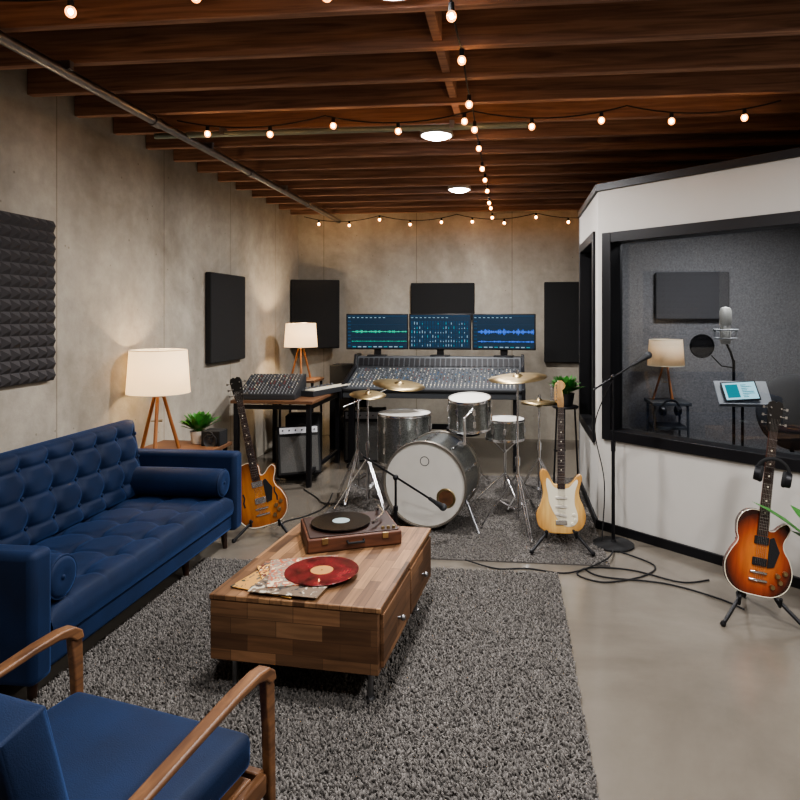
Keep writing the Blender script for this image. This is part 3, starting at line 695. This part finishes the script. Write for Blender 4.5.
# ---------------------------------------------------------------- console
t=thing('mixing_console','large grey mixing console with meter bridge on black frame','mixing console',(-.83,6.95,0))
hw=.93
prof=[(-.42,.74),(.42,.78),(.42,1.13),(.24,1.13),(.19,1.0),(-.34,.84),(-.42,.82)]
B(RZ).prism(prof,-hw,hw).out('console_body',t,GREY,bevel=.005)
for sx in (-1,1):
    pr=[(-.45,.73),(.44,.76),(.44,1.155),(.22,1.155),(.17,1.03),(-.35,.875),(-.45,.85)]
    a=sx*hw; B(RZ).prism(pr,min(a,a+sx*.035),max(a,a+sx*.035)).out('side_panel',t,BLACK,bevel=.006)
b=B(); sl=math.atan2(.16,.53)
for i in range(46):
    x=-hw+.04+i*(2*hw-.08)/45
    for j in range(11):
        u=(j+.5)/11; y=-.34+u*.53; z=.84+.16*u
        if j<3: b.box((x,y,z+.003),(.009,.022,.010),3 if j==1 else 0,(sl,0,0))
        else: b.cyl((x,y,z),(x,y-.002,z+.009),.0065,.0055,6,random.choice((0,0,0,3,4,4,1,2,3)))
b.out('control_knobs',t,[LGREY,mat('knob_red2','#7a4038',.5),mat('knob_blue2','#3a6a92',.5),CREAM,DGREY],kind='stuff',weld=False)
b=B()
for i in range(31):
    x=-hw+.05+i*(2*hw-.10)/30; b.box((x,.203,1.07),(.045,.006,.09),0,(R(-21),0,0)); b.box((x,.199,1.055),(.008,.004,.05),1,(R(-21),0,0)); b.box((x+.014,.199,1.06),(.008,.004,.06),1,(R(-21),0,0))
b.out('level_meters',t,[BLACK,emis('meter_glow','#8aa0b0',.45)],kind='stuff')
b=B(); b.b2(-hw,hw,-.44,-.385,.80,.835); b.out('arm_rest',t,MATT,bevel=.012,seg=3)
for sx in (-1,1):
    b=B(); x=sx*(hw-.06); b.b2(x-.03,x+.03,-.3,-.24,.03,.76); b.b2(x-.03,x+.03,.28,.34,.03,.78); b.b2(x-.03,x+.03,-.38,.40,0,.04); b.out('console_leg',t,BLACK,bevel=.004)
b=B(); b.b2(-hw+.06,hw-.06,.29,.32,.3,.36); b.out('cross_bar',t,BLACK)
SCR=mat('screen_dark','#0b1420',.25,emit=.45,ecol='#1e3c52')
SG=emis('wave_green','#35b08a',1.4); SB=emis('wave_blue','#3d66c8',1.7); SW=emis('ui_grey','#8aa6b6',1.0); SL=emis('ui_line','#2b4761',.9); ST=emis('ui_teal','#3c8a96',1.0)
def monitor(x,y,rz,kind,label):
    t=thing('computer_monitor',label,'monitor',(x,y,1.131),(0,0,rz),group='console monitors')
    z0,z1,hw=.075,.485,.358
    B().b2(-hw,hw,0,.035,z0,z1).out('monitor_body',t,BLACK,bevel=.006)
    B().b2(-.04,.04,.036,.055,.0,.25).b2(-.11,.11,-.06,.10,0,.012).out('monitor_stand',t,BLACK,bevel=.003)
    b=B(); q=-.0012
    def rect(a,bb,c0,d,mi,k=0): b.add([(a,q-k*.0006,c0),(bb,q-k*.0006,c0),(bb,q-k*.0006,d),(a,q-k*.0006,d)],[(0,1,2,3)],mi)
    X0,X1,Z0,Z1=-hw+.014,hw-.014,z0+.018,z1-.014; rect(X0,X1,Z0,Z1,0)
    rect(X0,X1,Z1-.016,Z1-.006,4,1)
    for i in range(9): rect(X0+.01+i*.05,X0+.035+i*.05,Z1-.034,Z1-.026,3,2)
    if kind in 'gb':
        mi=1 if kind=='g' else 2
        for tr,(zc,am) in enumerate(((.28,.042),(.17,.014))):
            rect(X0+.05,X1,zc-.0015,zc+.0015,mi,2)
            for i in range(120):
                xx=X0+.055+i*(X1-X0-.06)/120; e=am*(.25+.75*abs(math.sin(i*.09+tr)*math.sin(i*.31+x)))*random.uniform(.25,1)*(1 if kind=='b' else .5); rect(xx,xx+.0036,zc-e,zc+e,mi,3)
        for zc in (.125,.21,.36): rect(X0,X1,zc,zc+.002,4,1)
        for i in range(8): rect(X0+.006,X0+.04,.11+i*.04,.125+i*.04,4,1)
        for i in range(10): rect(X0+.06+i*.06,X0+.1+i*.06,.10,.112,3 if i%3 else 5,1)
    else:
        for r_ in range(6):
            for i in range(22):
                xx=X0+.01+i*(X1-X0-.02)/22; zz=.11+r_*.05; hh=random.uniform(.006,.032); rect(xx,xx+.018,zz,zz+.042,4,1); rect(xx+.004,xx+.013,zz+.002,zz+.002+hh,random.choice((3,3,5,4,3,0)),2)
    b.out('monitor_screen',t,[SCR,SG,SB,SW,SL,ST],weld=False)
monitor(-1.545,7.25,R(5),'g','monitor showing green audio waveform tracks')
monitor(-.82,7.28,0,'m','monitor showing a dense software mixer view')
monitor(-.095,7.25,R(-5),'b','monitor showing blue audio waveform tracks')

# ---------------------------------------------------------------- drums
def drumshell(t,r,h,axis_xf,nl,hoop=CHROME,shell=SPARK,front=HEAD,bass=False):
    B(axis_xf).lathe([(r*.97,0),(r,.0),(r,h),(r*.97,h)],56).out('drum_shell',t,shell)
    B(axis_xf).lathe([(0,-.006),(r*.99,-.006),(r*1.0,.001)],56).out('drum_head',t,front)
    B(axis_xf).lathe([(0,h+.006),(r*.99,h+.006),(r*1.0,h-.001)],56).out('drum_head',t,HEAD)
    for z in (-.004,h+.004):
        b=B(axis_xf); w=.02 if bass else .011
        b.lathe([(r*1.0,z-w),(r*1.035,z-w),(r*1.045,z),(r*1.035,z+w),(r*1.0,z+w),(r*1.0,z-w)],56); b.out('drum_hoop',t,hoop)
    for i in range(nl):
        a=2*math.pi*(i+.5)/nl; b=B(axis_xf); x,y=r*1.02*math.cos(a),r*1.02*math.sin(a)
        b.tube([(x*1.01,y*1.01,-.01),(x*1.01,y*1.01,h+.01)],.0035,6)
        for zz in ((h*.28,h*.72) if h>.2 else (h*.5,)): b.box((x,y,zz),(.022,.022,.05),0,(0,0,a))
        b.out('tension_lug',t,CHROME,bevel=.002)
BD=thing('bass_drum','bass drum with white head, ported front and silver sparkle shell','drum',(-.64,4.68,0.022),(0,0,R(-10)))
xf=Matrix.Translation((0,0,.332))@Matrix.Rotation(R(-90),4,'X')
drumshell(BD,.308,.42,xf,10,hoop=mat('bass_hoop',(.34,.31,.27,1),.35,.8),bass=True)
b=B(xf); b.lathe([(.055,-.0085),(.066,-.012),(.073,-.0085)],32,xf=Matrix.Translation((.165,.09,0))); b.out('port_ring',BD,BRASS)
b=B(xf); b.lathe([(0,-.008),(.056,-.008)],32,xf=Matrix.Translation((.165,.09,0))); b.out('port_hole',BD,mat('port_interior','#5b3a22',.8,var=.4,vs=20))
for sx in (-1,1): B().tube([(sx*.27,.14,.22),(sx*.40,.04,-.008)],[.010,.008],8).out('drum_spur',BD,STEEL)
b=B(xf); b.lathe([(.03,-.0068),(.033,-.0074),(.036,-.0068)],32,xf=Matrix.Translation((0,-.17,0))); b.out('head_emblem',BD,GREY)
b=B(); b.tube([(.25,.2,.60),(.25,.2,.80),(.30,.26,.86)],.012,10); b.box((.23,.2,.60),(.05,.05,.03)); b.out('tom_mount',BD,CHROME)
def tomd(loc,r,h,label,rot=(0,0,0),legs=0,nl=6,z0=0,name='tom_drum'):
    t=thing(name,label,'drum',loc,rot)
    drumshell(t,r,h,Matrix.Translation((0,0,z0)),nl)
    for i in range(legs):
        a=2*math.pi*(i+.25)/legs; x,y=(r+.025)*math.cos(a),(r+.025)*math.sin(a)
        b=B(); b.tube([(x,y,z0+h*.55),(x,y,.03),(x*1.08,y*1.08,0)],.007,8); b.box((x*.97,y*.97,z0+h*.4),(.04,.04,.04),0,(0,0,a)); b.out('drum_leg',t,CHROME)
    return t
tomd((-.93,5.50,.02),.225,.40,'silver sparkle floor tom on chrome legs behind bass drum',legs=3,nl=10,z0=.32,name='floor_tom_drum')
tomd((-.33,5.08,.72),.165,.22,'silver sparkle rack tom mounted above bass drum',rot=(R(8),0,R(-8)),nl=8)
t=tomd((-.06,5.52,.0),.165,.15,'chrome-hooped silver snare drum on a folding stand',nl=10,z0=.55,name='snare_drum')
b=B()
for i in range(3):
    a=R(30+120*i); b.tube([(.0,0,.42),(.15*math.cos(a),.15*math.sin(a),.53),(.175*math.cos(a),.175*math.sin(a),.56)],.007,8); b.tube([(0,0,.25),(.24*math.cos(a+.5),.24*math.sin(a+.5),.02)],.007,8)
b.tube([(0,0,.12),(0,0,.45)],.012,10); b.out('snare_stand',t,CHROME)
def tripod(b,x,y,z,h,r,ph=0,rl=.007,double=True,n=3):
    for i in range(n):
        a=R(ph+360/n*i); ex,ey=x+r*math.cos(a),y+r*math.sin(a)
        for s in ((-.008,.008) if double else (0,)):
            sx,sy=-math.sin(a)*s,math.cos(a)*s
            b.tube([(x+sx,y+sy,z+h),(ex+sx,ey+sy,z+.012)],rl*.8,6)
            b.tube([(x+sx,y+sy,z+h*.35),(x+(ex-x)*.5+sx,y+(ey-y)*.5+sy,z+h*.5)],rl*.6,6)
        b.sph((ex,ey,z+.014),.014,8)
def cymstand(base,top,r,label,tilt=(0,0),hat=False,ph=20,name='cymbal_stand'):
    t=thing(name,label,'cymbal',(base[0],base[1],.02)); tx,ty,tz=top[0]-base[0],top[1]-base[1],top[2]-.02
    b=B(); tripod(b,0,0,0,.42,.27,ph)
    if abs(tx)+abs(ty)>.02:
        b.tube([(0,0,.08),(0,0,.5)],.013,12); hh=tz-.1; b.tube([(0,0,.45),(0,0,hh)],.010,12); b.sph((0,0,hh),.022,10); b.tube([(-tx*.35,-ty*.35,hh-.08),(tx,ty,tz)],.007,8)
    else: b.tube([(0,0,.08),(0,0,.55)],.013,12); b.tube([(0,0,.5),(0,0,tz+.05)],.008,12)
    b.cyl((0,0,.48),(0,0,.54),.02,.02,12); b.out('stand_frame',t,CHROME)
    prof=[(.006,.024),(r*.08,.022),(r*.15,.013),(r*.19,.004),(r*.6,-.003),(r,-.010)]
    m=Matrix.Translation((tx,ty,tz))@Euler((R(tilt[0]),R(tilt[1]),0)).to_matrix().to_4x4()
    o=B(m).lathe(prof,56).out('cymbal',t,BRASS); o.modifiers.new('s','SOLIDIFY').thickness=.0015
    if hat:
        m2=m@Matrix.Translation((0,0,-.03))@Matrix.Scale(-1,4,(0,0,1)); o=B(m2).lathe(prof,56).out('cymbal',t,BRASS); o.modifiers.new('s','SOLIDIFY').thickness=.0015
        B().tube([(0,0,.03),(0,-.14,.035),(0,-.20,.012)],[.02,.035,.03],8,flat=.3,up=(0,0,1)).out('foot_pedal',t,CHROME)
    B(m).cyl((0,0,.02),(0,0,.05),.012,.010,12).out('wing_nut',t,CHROME)
    return t
cymstand((-1.33,5.45),(-1.0,5.62,.99),.235,'bronze crash cymbal on chrome boom stand',(5,7))
cymstand((-1.17,5.13),(-1.17,5.13,.96),.15,'small bronze cymbal on straight chrome stand',(7,4),ph=75)
cymstand((.04,4.72),(.04,4.72,1.15),.215,'bronze ride cymbal on straight chrome stand',(5,-4),ph=50)
cymstand((.22,5.28),(.22,5.28,.90),.15,'pair of hi-hat cymbals on chrome stand',(0,0),True,ph=80,name='hi_hat_stand')
t=thing('drum_stool','round black drum stool behind the drum kit','stool',(-.45,6.02,.02))
b=B(); tripod(b,0,0,0,.25,.24,10); b.tube([(0,0,.1),(0,0,.46)],.014,10); b.out('stool_legs',t,CHROME)
B().lathe([(0,.46),(.15,.46),(.165,.48),(.165,.52),(.14,.54),(0,.545)],32).out('stool_seat',t,MATT)

def micstand_boom(loc,h,boom_a,boom_b,label,basekind,name='microphone_stand'):
    t=thing(name,label,'microphone stand',loc)
    b=B()
    if basekind=='tri': tripod(b,0,0,0,.16,.2,30,.009,False)
    b.tube([(0,0,.01),(0,0,h*.6)],.012,12); b.tube([(0,0,h*.55),(0,0,h)],.008,12); b.cyl((0,0,h*.56),(0,0,h*.62),.016,.016,12); b.sph((0,0,h),.02,12); b.tube([boom_a,boom_b],.007,10); b.out('stand_pole',t,BLACK)
    if basekind=='disc': B().lathe([(0,0),(.14,0),(.142,.012),(.13,.02),(.02,.028),(.016,.04),(0,.04)],40).out('stand_base',t,MATT)
    d=(Vector(boom_b)-Vector(boom_a)).normalized(); e=Vector(boom_b)
    b=B(); b.cyl(e,e+d*.05,.012,.014,14); b.cyl(e+d*.05,e+d*.12,.014,.022,16); b.out('microphone',t,DGREY)
    b=B(); b.sph(tuple(e+d*.135),.027,16); b.out('microphone_grille',t,GREY)
    return t
micstand_boom((-.77,4.20,.02),.50,(-.20,-.10,.66),(.20,.20,.31),'low black boom stand aiming a microphone at bass drum','tri')
micstand_boom((.70,4.55,0),1.17,(-.14,-.02,1.08),(.14,.05,1.25),'black microphone boom stand with round base by booth','disc')

# ---------------------------------------------------------------- guitars
LP=[(0,0),(.09,.008),(.15,.055),(.17,.13),(.152,.20),(.12,.25),(.113,.29),(.130,.335),(.138,.37),(.12,.392),(.09,.375),(.06,.345),(.032,.345),(.03,.40),(.0,.43),(-.05,.44),(-.10,.42),(-.128,.37),(-.127,.31),(-.117,.265),(-.148,.205),(-.17,.135),(-.15,.055),(-.09,.008)]
ST_=[(0,0),(.085,.006),(.148,.045),(.170,.115),(.154,.185),(.130,.24),(.125,.285),(.136,.33),(.146,.365),(.144,.392),(.126,.402),(.102,.385),(.076,.350),(.048,.332),(.0,.330),(-.045,.334),(-.064,.358),(-.082,.395),(-.102,.425),(-.128,.432),(-.146,.408),(-.144,.36),(-.131,.31),(-.125,.26),(-.140,.20),(-.170,.125),(-.152,.045),(-.09,.006)]
def guitar(name,label,loc,rot,kind,bodym,fret,neckm,scale=1.03):
    t=thing(name,label,'guitar',loc,rot,scale=scale)
    out=catmull(LP if kind!='st' else ST_,6)
    B().prism(out,-.022,.022).out('guitar_body',t,bodym,bevel=.007,seg=3,smooth=50)
    f=-.0225
    if kind=='lp' or kind=='hb':
        b=B(); b.tube([(x*.985,-.0215,.2+(z-.2)*.985) for x,z in out],.0022,5,closed=True); b.out('body_binding',t,CREAM)
        b=B(); b.b2(-.036,.036,f-.01,f,.155,.195); b.b2(-.036,.036,f-.01,f,.265,.305)
        b.parts('pickup',t,CHROME if kind=='hb' else MATT,bevel=.003)
        b=B(); b.b2(-.043,.043,f-.012,f,.115,.127); b.out('bridge',t,CHROME,bevel=.003)
        b=B(); b.b2(-.046,.046,f-.012,f,.075,.087); b.out('tailpiece',t,CHROME,bevel=.003)
        b=B(); b.prism([(.04,.15),(.075,.16),(.095,.24),(.06,.31),(.04,.30)],f-.006,f-.002); b.out('pickguard',t,MATT,bevel=.001)
        for (x,z) in ((.11,.09),(.075,.06),(.13,.14),(.095,.12)): B().cyl((x,f,z),(x,f-.018,z),.013,.011,16).out('control_knob',t,BRASS)
        if kind=='hb':
            b=B()
            for sx in (-1,1): b.tube([(sx*.105,f-.0005,.24),(sx*.10,f-.0005,.21),(sx*.112,f-.0005,.18),(sx*.108,f-.0005,.15)],.0055,6,flat=.2,up=(0,1,0))
            b.parts('sound_hole',t,MATT)
        zt=.31
    else:
        pg=catmull([(.01,.06),(.07,.05),(.108,.08),(.112,.13),(.092,.20),(.095,.28),(.115,.345),(.108,.365),(.088,.348),(.062,.318),(.035,.304),(-.03,.304),(-.055,.318),(-.075,.35),(-.098,.37),(-.104,.33),(-.09,.26),(-.08,.20),(-.04,.12)],5)
        B().prism(pg,f-.003,f-.0002).out('pickguard',t,CREAM,bevel=.0008)
        for zz,rr in ((.125,12),(.18,0),(.24,0)):
            b=B(); b.box((0,f-.007,zz),(.08,.009,.018),0,(0,R(rr),0)); b.out('pickup',t,POTM,bevel=.003)
        b=B(); b.b2(-.04,.04,f-.010,f,.06,.09); b.out('bridge',t,CHROME,bevel=.003)
        for (x,z) in ((.085,.13),(.095,.095),(.075,.07)): B().cyl((x,f-.002,z),(x,f-.016,z),.011,.009,14).out('control_knob',t,CREAM)
        zt=.30
    zn=.86
    b=B(); b.add([(-.026,-.028,zt),(.026,-.028,zt),(.021,-.028,zn),(-.021,-.028,zn),(-.024,-.008,zt),(.024,-.008,zt),(.019,-.010,zn),(-.019,-.010,zn)],[(0,1,2,3),(4,5,6,7),(0,1,5,4),(1,2,6,5),(2,3,7,6),(3,0,4,7)]); b.out('guitar_neck',t,neckm,bevel=.003)
    b=B(); b.add([(-.027,-.032,zt),(.027,-.032,zt),(.0215,-.032,zn),(-.0215,-.032,zn),(-.027,-.028,zt),(.027,-.028,zt),(.0215,-.028,zn),(-.0215,-.028,zn)],[(0,1,2,3),(4,5,6,7),(0,1,5,4),(1,2,6,5),(2,3,7,6),(3,0,4,7)])
    zb=.10; sc=zn-zb
    for i in range(1,21):
        z=zn-sc*(1-2**(-i/12))
        if z>zt+.005: b.b2(-.0235,.0235,-.0335,-.032,z-.001,z+.001,1)
    for i in (3,5,7,9,12,15):
        z=zn-sc*(1-(2**(-i/12)+2**(-(i-1)/12))/2); b.cyl((0,-.0318,z),(0,-.0328,z),.005,.005,10,2)
    b.out('fretboard',t,[fret,CHROME,CREAM],weld=False)
    if kind=='st': hp=[(-.021,zn),(-.023,.885),(-.036,.898),(-.044,.915),(-.043,1.0),(-.038,1.028),(-.018,1.048),(.006,1.050),(.026,1.036),(.034,1.012),(.026,.992),(.012,.984),(.016,.955),(.022,.915),(.022,.885),(.021,zn)]
    else: hp=[(-.021,zn),(-.03,.885),(-.036,.94),(-.04,1.0),(-.034,1.02),(-.012,1.03),(0,1.02),(.012,1.03),(.034,1.02),(.04,1.0),(.036,.94),(.03,.885),(.021,zn)]
    B().prism(hp,-.026,-.010).out('headstock',t,neckm if kind=='st' else mat(name+'_headstock','#14100e',.3,coat=.5),bevel=.002)
    for i in range(6):
        b=B()
        if kind=='st': x,z,s=-.032,.912+i*.021,-1
        else: s=-1 if i<3 else 1; x,z=s*.026,.905+(i%3)*.042
        b.cyl((x,-.026,z),(x,-.038,z),.005,.005,8); b.cyl((x+s*.01,-.018,z),(x+s*.030,-.018,z),.0025,.0025,6); b.box((x+s*.034,-.018,z),(.012,.006,.014)); b.out('tuning_peg',t,CHROME)
    b=B()
    for i in range(6):
        k=(i-2.5); b.tube([(k*.0095,-.0385,.085),(k*.0065,-.0365,zn),(k*.008,-.034,.93)],.0008,4)
    b.parts('guitar_string',t,CHROME)
    return t
def gstand(loc,rz,label,tall=True):
    t=thing('guitar_stand',label,'guitar stand',loc,(0,0,rz))
    b=B()
    for (x,y) in ((-.20,-.14),(.20,-.14),(0,.24)): b.tube([(0,.06,.20),(x,y,.012)],.010,10); b.sph((x,y,.014),.016,8)
    if tall: b.tube([(0,.06,.12),(0,.10,.30),(0,.17,.62)],.009,10)
    else: b.tube([(0,.06,.12),(0,.10,.30),(0,.115,.38)],.009,10)
    b.out('stand_legs',t,BLACK)
    b=B()
    for sx in (-1,1): b.tube([(0,.06,.20),(sx*.09,.02,.11),(sx*.10,-.05,.085),(sx*.10,-.065,.13)],.009,8)
    b.out('stand_cradle',t,MATT)
    if tall:
        b=B(); b.tube([(-.035,.10,.64),(-.03,.165,.62),(.03,.165,.62),(.035,.10,.64)],.007,8); b.out('stand_yoke',t,MATT)
    else:
        b=B(); b.tube([(-.08,.085,.38),(0,.115,.38),(.08,.085,.38)],.010,8); b.out('back_rest',t,MATT)
    return t
gstand((.33,4.42,.02),0,'black tripod guitar stand on the drum rug')
guitar('electric_guitar','blond double-cutaway electric guitar with cream pickguard on stand',(.33,4.405,.118),(R(-10),R(1),R(3)),'st',burst('blond_finish','#d9b474','#d0a766','#b98a4e'),ROSE,MAPLE,.985)
gstand((1.29,3.55,0),R(-4),'black tripod guitar stand on the concrete floor',False)
guitar('electric_guitar','sunburst single-cutaway electric guitar on a floor stand',(1.27,3.53,.125),(R(-10),R(9),R(-4)),'lp',burst('sunburst_finish','#b5672e','#8a3a1e','#2f100b'),ROSE,mat('mahogany','#4a2012',.4),1.0)
gstand((-1.78,4.50,0),R(12),'black tripod guitar stand beside the sofa',False)
guitar('electric_guitar','amber hollow-body electric guitar with f-holes beside sofa arm',(-1.77,4.48,.075),(R(-8),R(-13),R(14)),'hb',burst('amber_finish','#b37336','#a5642e','#7d4722'),ROSE,mat('mahogany2','#5a2c18',.4),1.07)

def headphones(loc,rot,label,scale=1):
    t=thing('headphones',label,'headphones',loc,rot,scale=scale)
    B().tube([(.078*math.cos(R(a)),0,.078*math.sin(R(a))) for a in range(0,181,12)],.010,10,flat=.6).out('headband',t,MATT)
    for sx in (-1,1):
        B().cyl((sx*.058,0,-.015),(sx*.09,0,-.015),.042,.038,24).out('ear_cup',t,BLACK,bevel=.004)
        B().tube([(sx*.056,.032*math.cos(R(a)),-.015+.032*math.sin(R(a))) for a in range(0,360,20)],.012,8,closed=True).out('ear_pad',t,MATT)
    return t
headphones((1.375,3.555,.76),(R(-4),R(9),R(-22)),'black over-ear headphones hanging on the guitar neck',1)

t=thing('plant_stand','black metal plant stand beside the booth wall','plant stand',(.47,5.75,0))
B().lathe([(0,.78),(.11,.78),(.115,.79),(.11,.80),(0,.80)],28).out('stand_top',t,BLACK)
for i in range(3): a=R(120*i+20); B().tube([(.09*math.cos(a),.09*math.sin(a),.785),(.13*math.cos(a),.13*math.sin(a),0)],.008,8).out('stand_leg',t,BLACK)
plant((.47,5.75,.801),'bushy green plant in a dark pot on stand',.08,.11,110,.19,.024,POTD,.35,spread=.6)

# ---------------------------------------------------------------- booth interior
t=thing('booth_stand','slim grey stand holding a lamp in the booth','side table',(1.38,5.9,0))
B().b2(-.17,.17,-.17,.17,.81,.84).out('stand_top',t,GREY,bevel=.004)
for sx in (-1,1):
    for sy in (-1,1): B().cyl((sx*.14,sy*.14,.81),(sx*.15,sy*.15,0),.011,.010,10).out('stand_leg',t,GREY)
B().b2(-.145,.145,-.145,.145,.60,.62).out('stand_shelf',t,GREY)
lamp((1.37,5.91,.841),.72,'small tripod lamp with cream shade inside the booth',2.5,shadem('dim_shade',.12))
headphones((1.36,5.70,.79),(R(8),0,R(10)),'black headphones hanging on the booth stand edge',1)
t=thing('condenser_microphone','silver studio condenser microphone in shock mount on a stand','microphone',(1.68,5.08,0))
b=B(); b.lathe([(0,0),(.15,0),(.15,.02),(.02,.03),(0,.03)],32); b.tube([(0,0,.02),(0,0,1.26)],.011,10); b.tube([(0,0,1.24),(-.03,-.02,1.32),(-.06,-.0,1.40)],.009,8); b.out('microphone_stand',t,BLACK)
mx_=Matrix.Translation((-.06,0,1.38))@Matrix.Scale(1.45,4)
SILV=mat('brushed_silver','#c4c3bd',.4,.3)
b=B(mx_); b.lathe([(0,0),(.022,.0),(.027,.02),(.027,.09),(.024,.1)],24); b.out('microphone_body',t,SILV)
b=B(mx_); b.lathe([(.027,.1),(.031,.112),(.031,.17),(.024,.19),(0,.197)],24); b.out('microphone_grille',t,SILV)
b=B(mx_)
for z,r in ((.03,.055),(.075,.06)): b.tube([(r*math.cos(R(a)),r*math.sin(R(a)),z) for a in range(0,360,20)],.004,6,closed=True)
for a in range(0,360,45): b.tube([(.058*math.cos(R(a)),.058*math.sin(R(a)),.075),(.027*math.cos(R(a+22)),.027*math.sin(R(a+22)),.05)],.002,5); b.tube([(.058*math.cos(R(a)),.058*math.sin(R(a)),.075),(.055*math.cos(R(a)),.055*math.sin(R(a)),.03)],.002,5)
b.out('shock_mount',t,LGREY)
b=B(); b.tube([(0,0,1.2),(-.12,-.1,1.22),(-.2,-.12,1.3)],.005,8); b.tube([(-.27+.085*math.cos(R(a)),-.13,1.37+.085*math.sin(R(a))) for a in range(0,360,15)],.006,8,closed=True); b.out('pop_filter_ring',t,BLACK)
b=B(Matrix.Translation((-.27,-.13,1.37))@Matrix.Rotation(R(90),4,'X')); b.lathe([(0,0),(.083,0)],32); b.out('pop_filter_mesh',t,mat('filter_mesh','#3a3a3c',.9))
t=thing('music_stand','black stand holding tilted sheet desk in booth','music stand',(1.62,4.72,0))
b=B(); tripod(b,0,0,0,.25,.24,15,.009,False); b.tube([(0,0,.1),(0,0,1.02)],.010,10); b.out('stand_pole',t,BLACK)
b=B(); b.box((0,0,1.05),(.36,.008,.20),0,(R(-40),0,0)); b.box((0,-.082,.975),(.36,.035,.008),0,(R(-40),0,0)); b.out('stand_desk',t,LGREY,bevel=.002)
t=thing('tablet','tablet with lit screen resting on the music stand','tablet',(1.60,4.710,1.060),(R(-40),R(-4),0))
B().b2(-.12,.12,-.012,-.005,-.08,.08).out('tablet_body',t,BLACK,bevel=.002)
b=B(); b.add([(-.110,-.0128,-.070),(.110,-.0128,-.070),(.110,-.0128,.070),(-.110,-.0128,.070)],[(0,1,2,3)],0)
b.add([(-.095,-.0133,-.055),(-.01,-.0133,-.055),(-.01,-.0133,.055),(-.095,-.0133,.055)],[(0,1,2,3)],1)
for i in range(8): b.add([(.01,-.0133,-.055+i*.014),(.04+.06*random.random(),-.0133,-.055+i*.014),(.04+.06*random.random(),-.0133,-.049+i*.014),(.01,-.0133,-.049+i*.014)],[(0,1,2,3)],1)
b.out('tablet_screen',t,[emis('tablet_light','#a9d4dc',1.8),emis('tablet_teal','#2f8f98',1.3)],weld=False)
t=thing('booth_table','low dark table inside the recording booth','table',(2.22,4.55,0))
B().b2(-.36,.36,-.22,.22,.60,.63).out('table_top',t,DGREY,bevel=.004)
for sx in (-1,1):
    for sy in (-1,1): B().cyl((sx*.31,sy*.18,.6),(sx*.33,sy*.19,0),.016,.014,10).out('table_leg',t,BLACK)
CH=mat('chair_fabric','#2f3033',.8,bump=.2,bs=150)
t=thing('office_chair','dark upholstered swivel chair inside the booth','chair',(2.20,5.14,0),(0,0,R(-8)))
b=B(); b.slab(-.24,.24,-.24,.24,.42,.51,None,20,20,edge=.5); b.out('seat',t,CH,smooth=70)
xf=Matrix.Translation((0,.20,.55))@Matrix.Rotation(R(-8),4,'X')@Matrix(((1,0,0,0),(0,0,-1,0),(0,1,0,0),(0,0,0,1)))
b=B(xf)
b.sph((0,.28,.04),.30,32,sc=(.95,1.0,.22)); b.out('backrest',t,CH,smooth=70)
b=B(); b.tube([(0,0,.42),(0,0,.08)],.025,12)
for i in range(5): a=R(72*i); b.tube([(0,0,.1),(.27*math.cos(a),.27*math.sin(a),.06)],.016,8); b.sph((.27*math.cos(a),.27*math.sin(a),.03),.03,10)
b.tube([(0,.1,.44),(0,.27,.46),(0,.26,.62)],.018,8); b.out('chair_base',t,BLACK)

# ---------------------------------------------------------------- cables
def cable(pts,label,z=.006,r=.005):
    t=B().tube([(p[0],p[1],p[2] if len(p)>2 else z) for p in catmull([(tuple(p)+(z,))[:3] for p in pts],8,False)],r,6).out('audio_cable',None,MATT); tag(t,label,'cable','audio cables')
cable([(.45,4.1),(.55,3.98),(.9,3.92),(1.15,3.75),(1.25,3.62)],'thin black cable trailing across floor to guitar')
cable([(.70,4.50),(.60,4.20,.03),(.35,4.02),(.1,4.06),(-.1,4.04),(-.3,4.10,.03)],'black cable from microphone stand to drum rug')
cable([(.72,4.42),(.9,4.2),(.8,4.02),(.55,3.9),(.4,4.0),(.5,4.12),(.75,4.1),(1.0,3.95),(1.18,4.0)],'looped black cable on the polished floor')
cable([(.62,4.55),(.66,4.7,.4),(.60,4.75,.8),(.70,4.56,1.15)],'black cable hanging from the microphone stand',r=.004)
cable([(-1.6,5.6),(-1.55,5.2),(-1.62,4.95),(-1.75,4.75),(-1.6,4.5)],'black cable on floor beside the amplifier')
cable([(-1.9,5.7),(-1.7,5.45),(-1.6,5.3),(-1.4,5.2,.03)],'black cable running from the amplifier to drum rug')
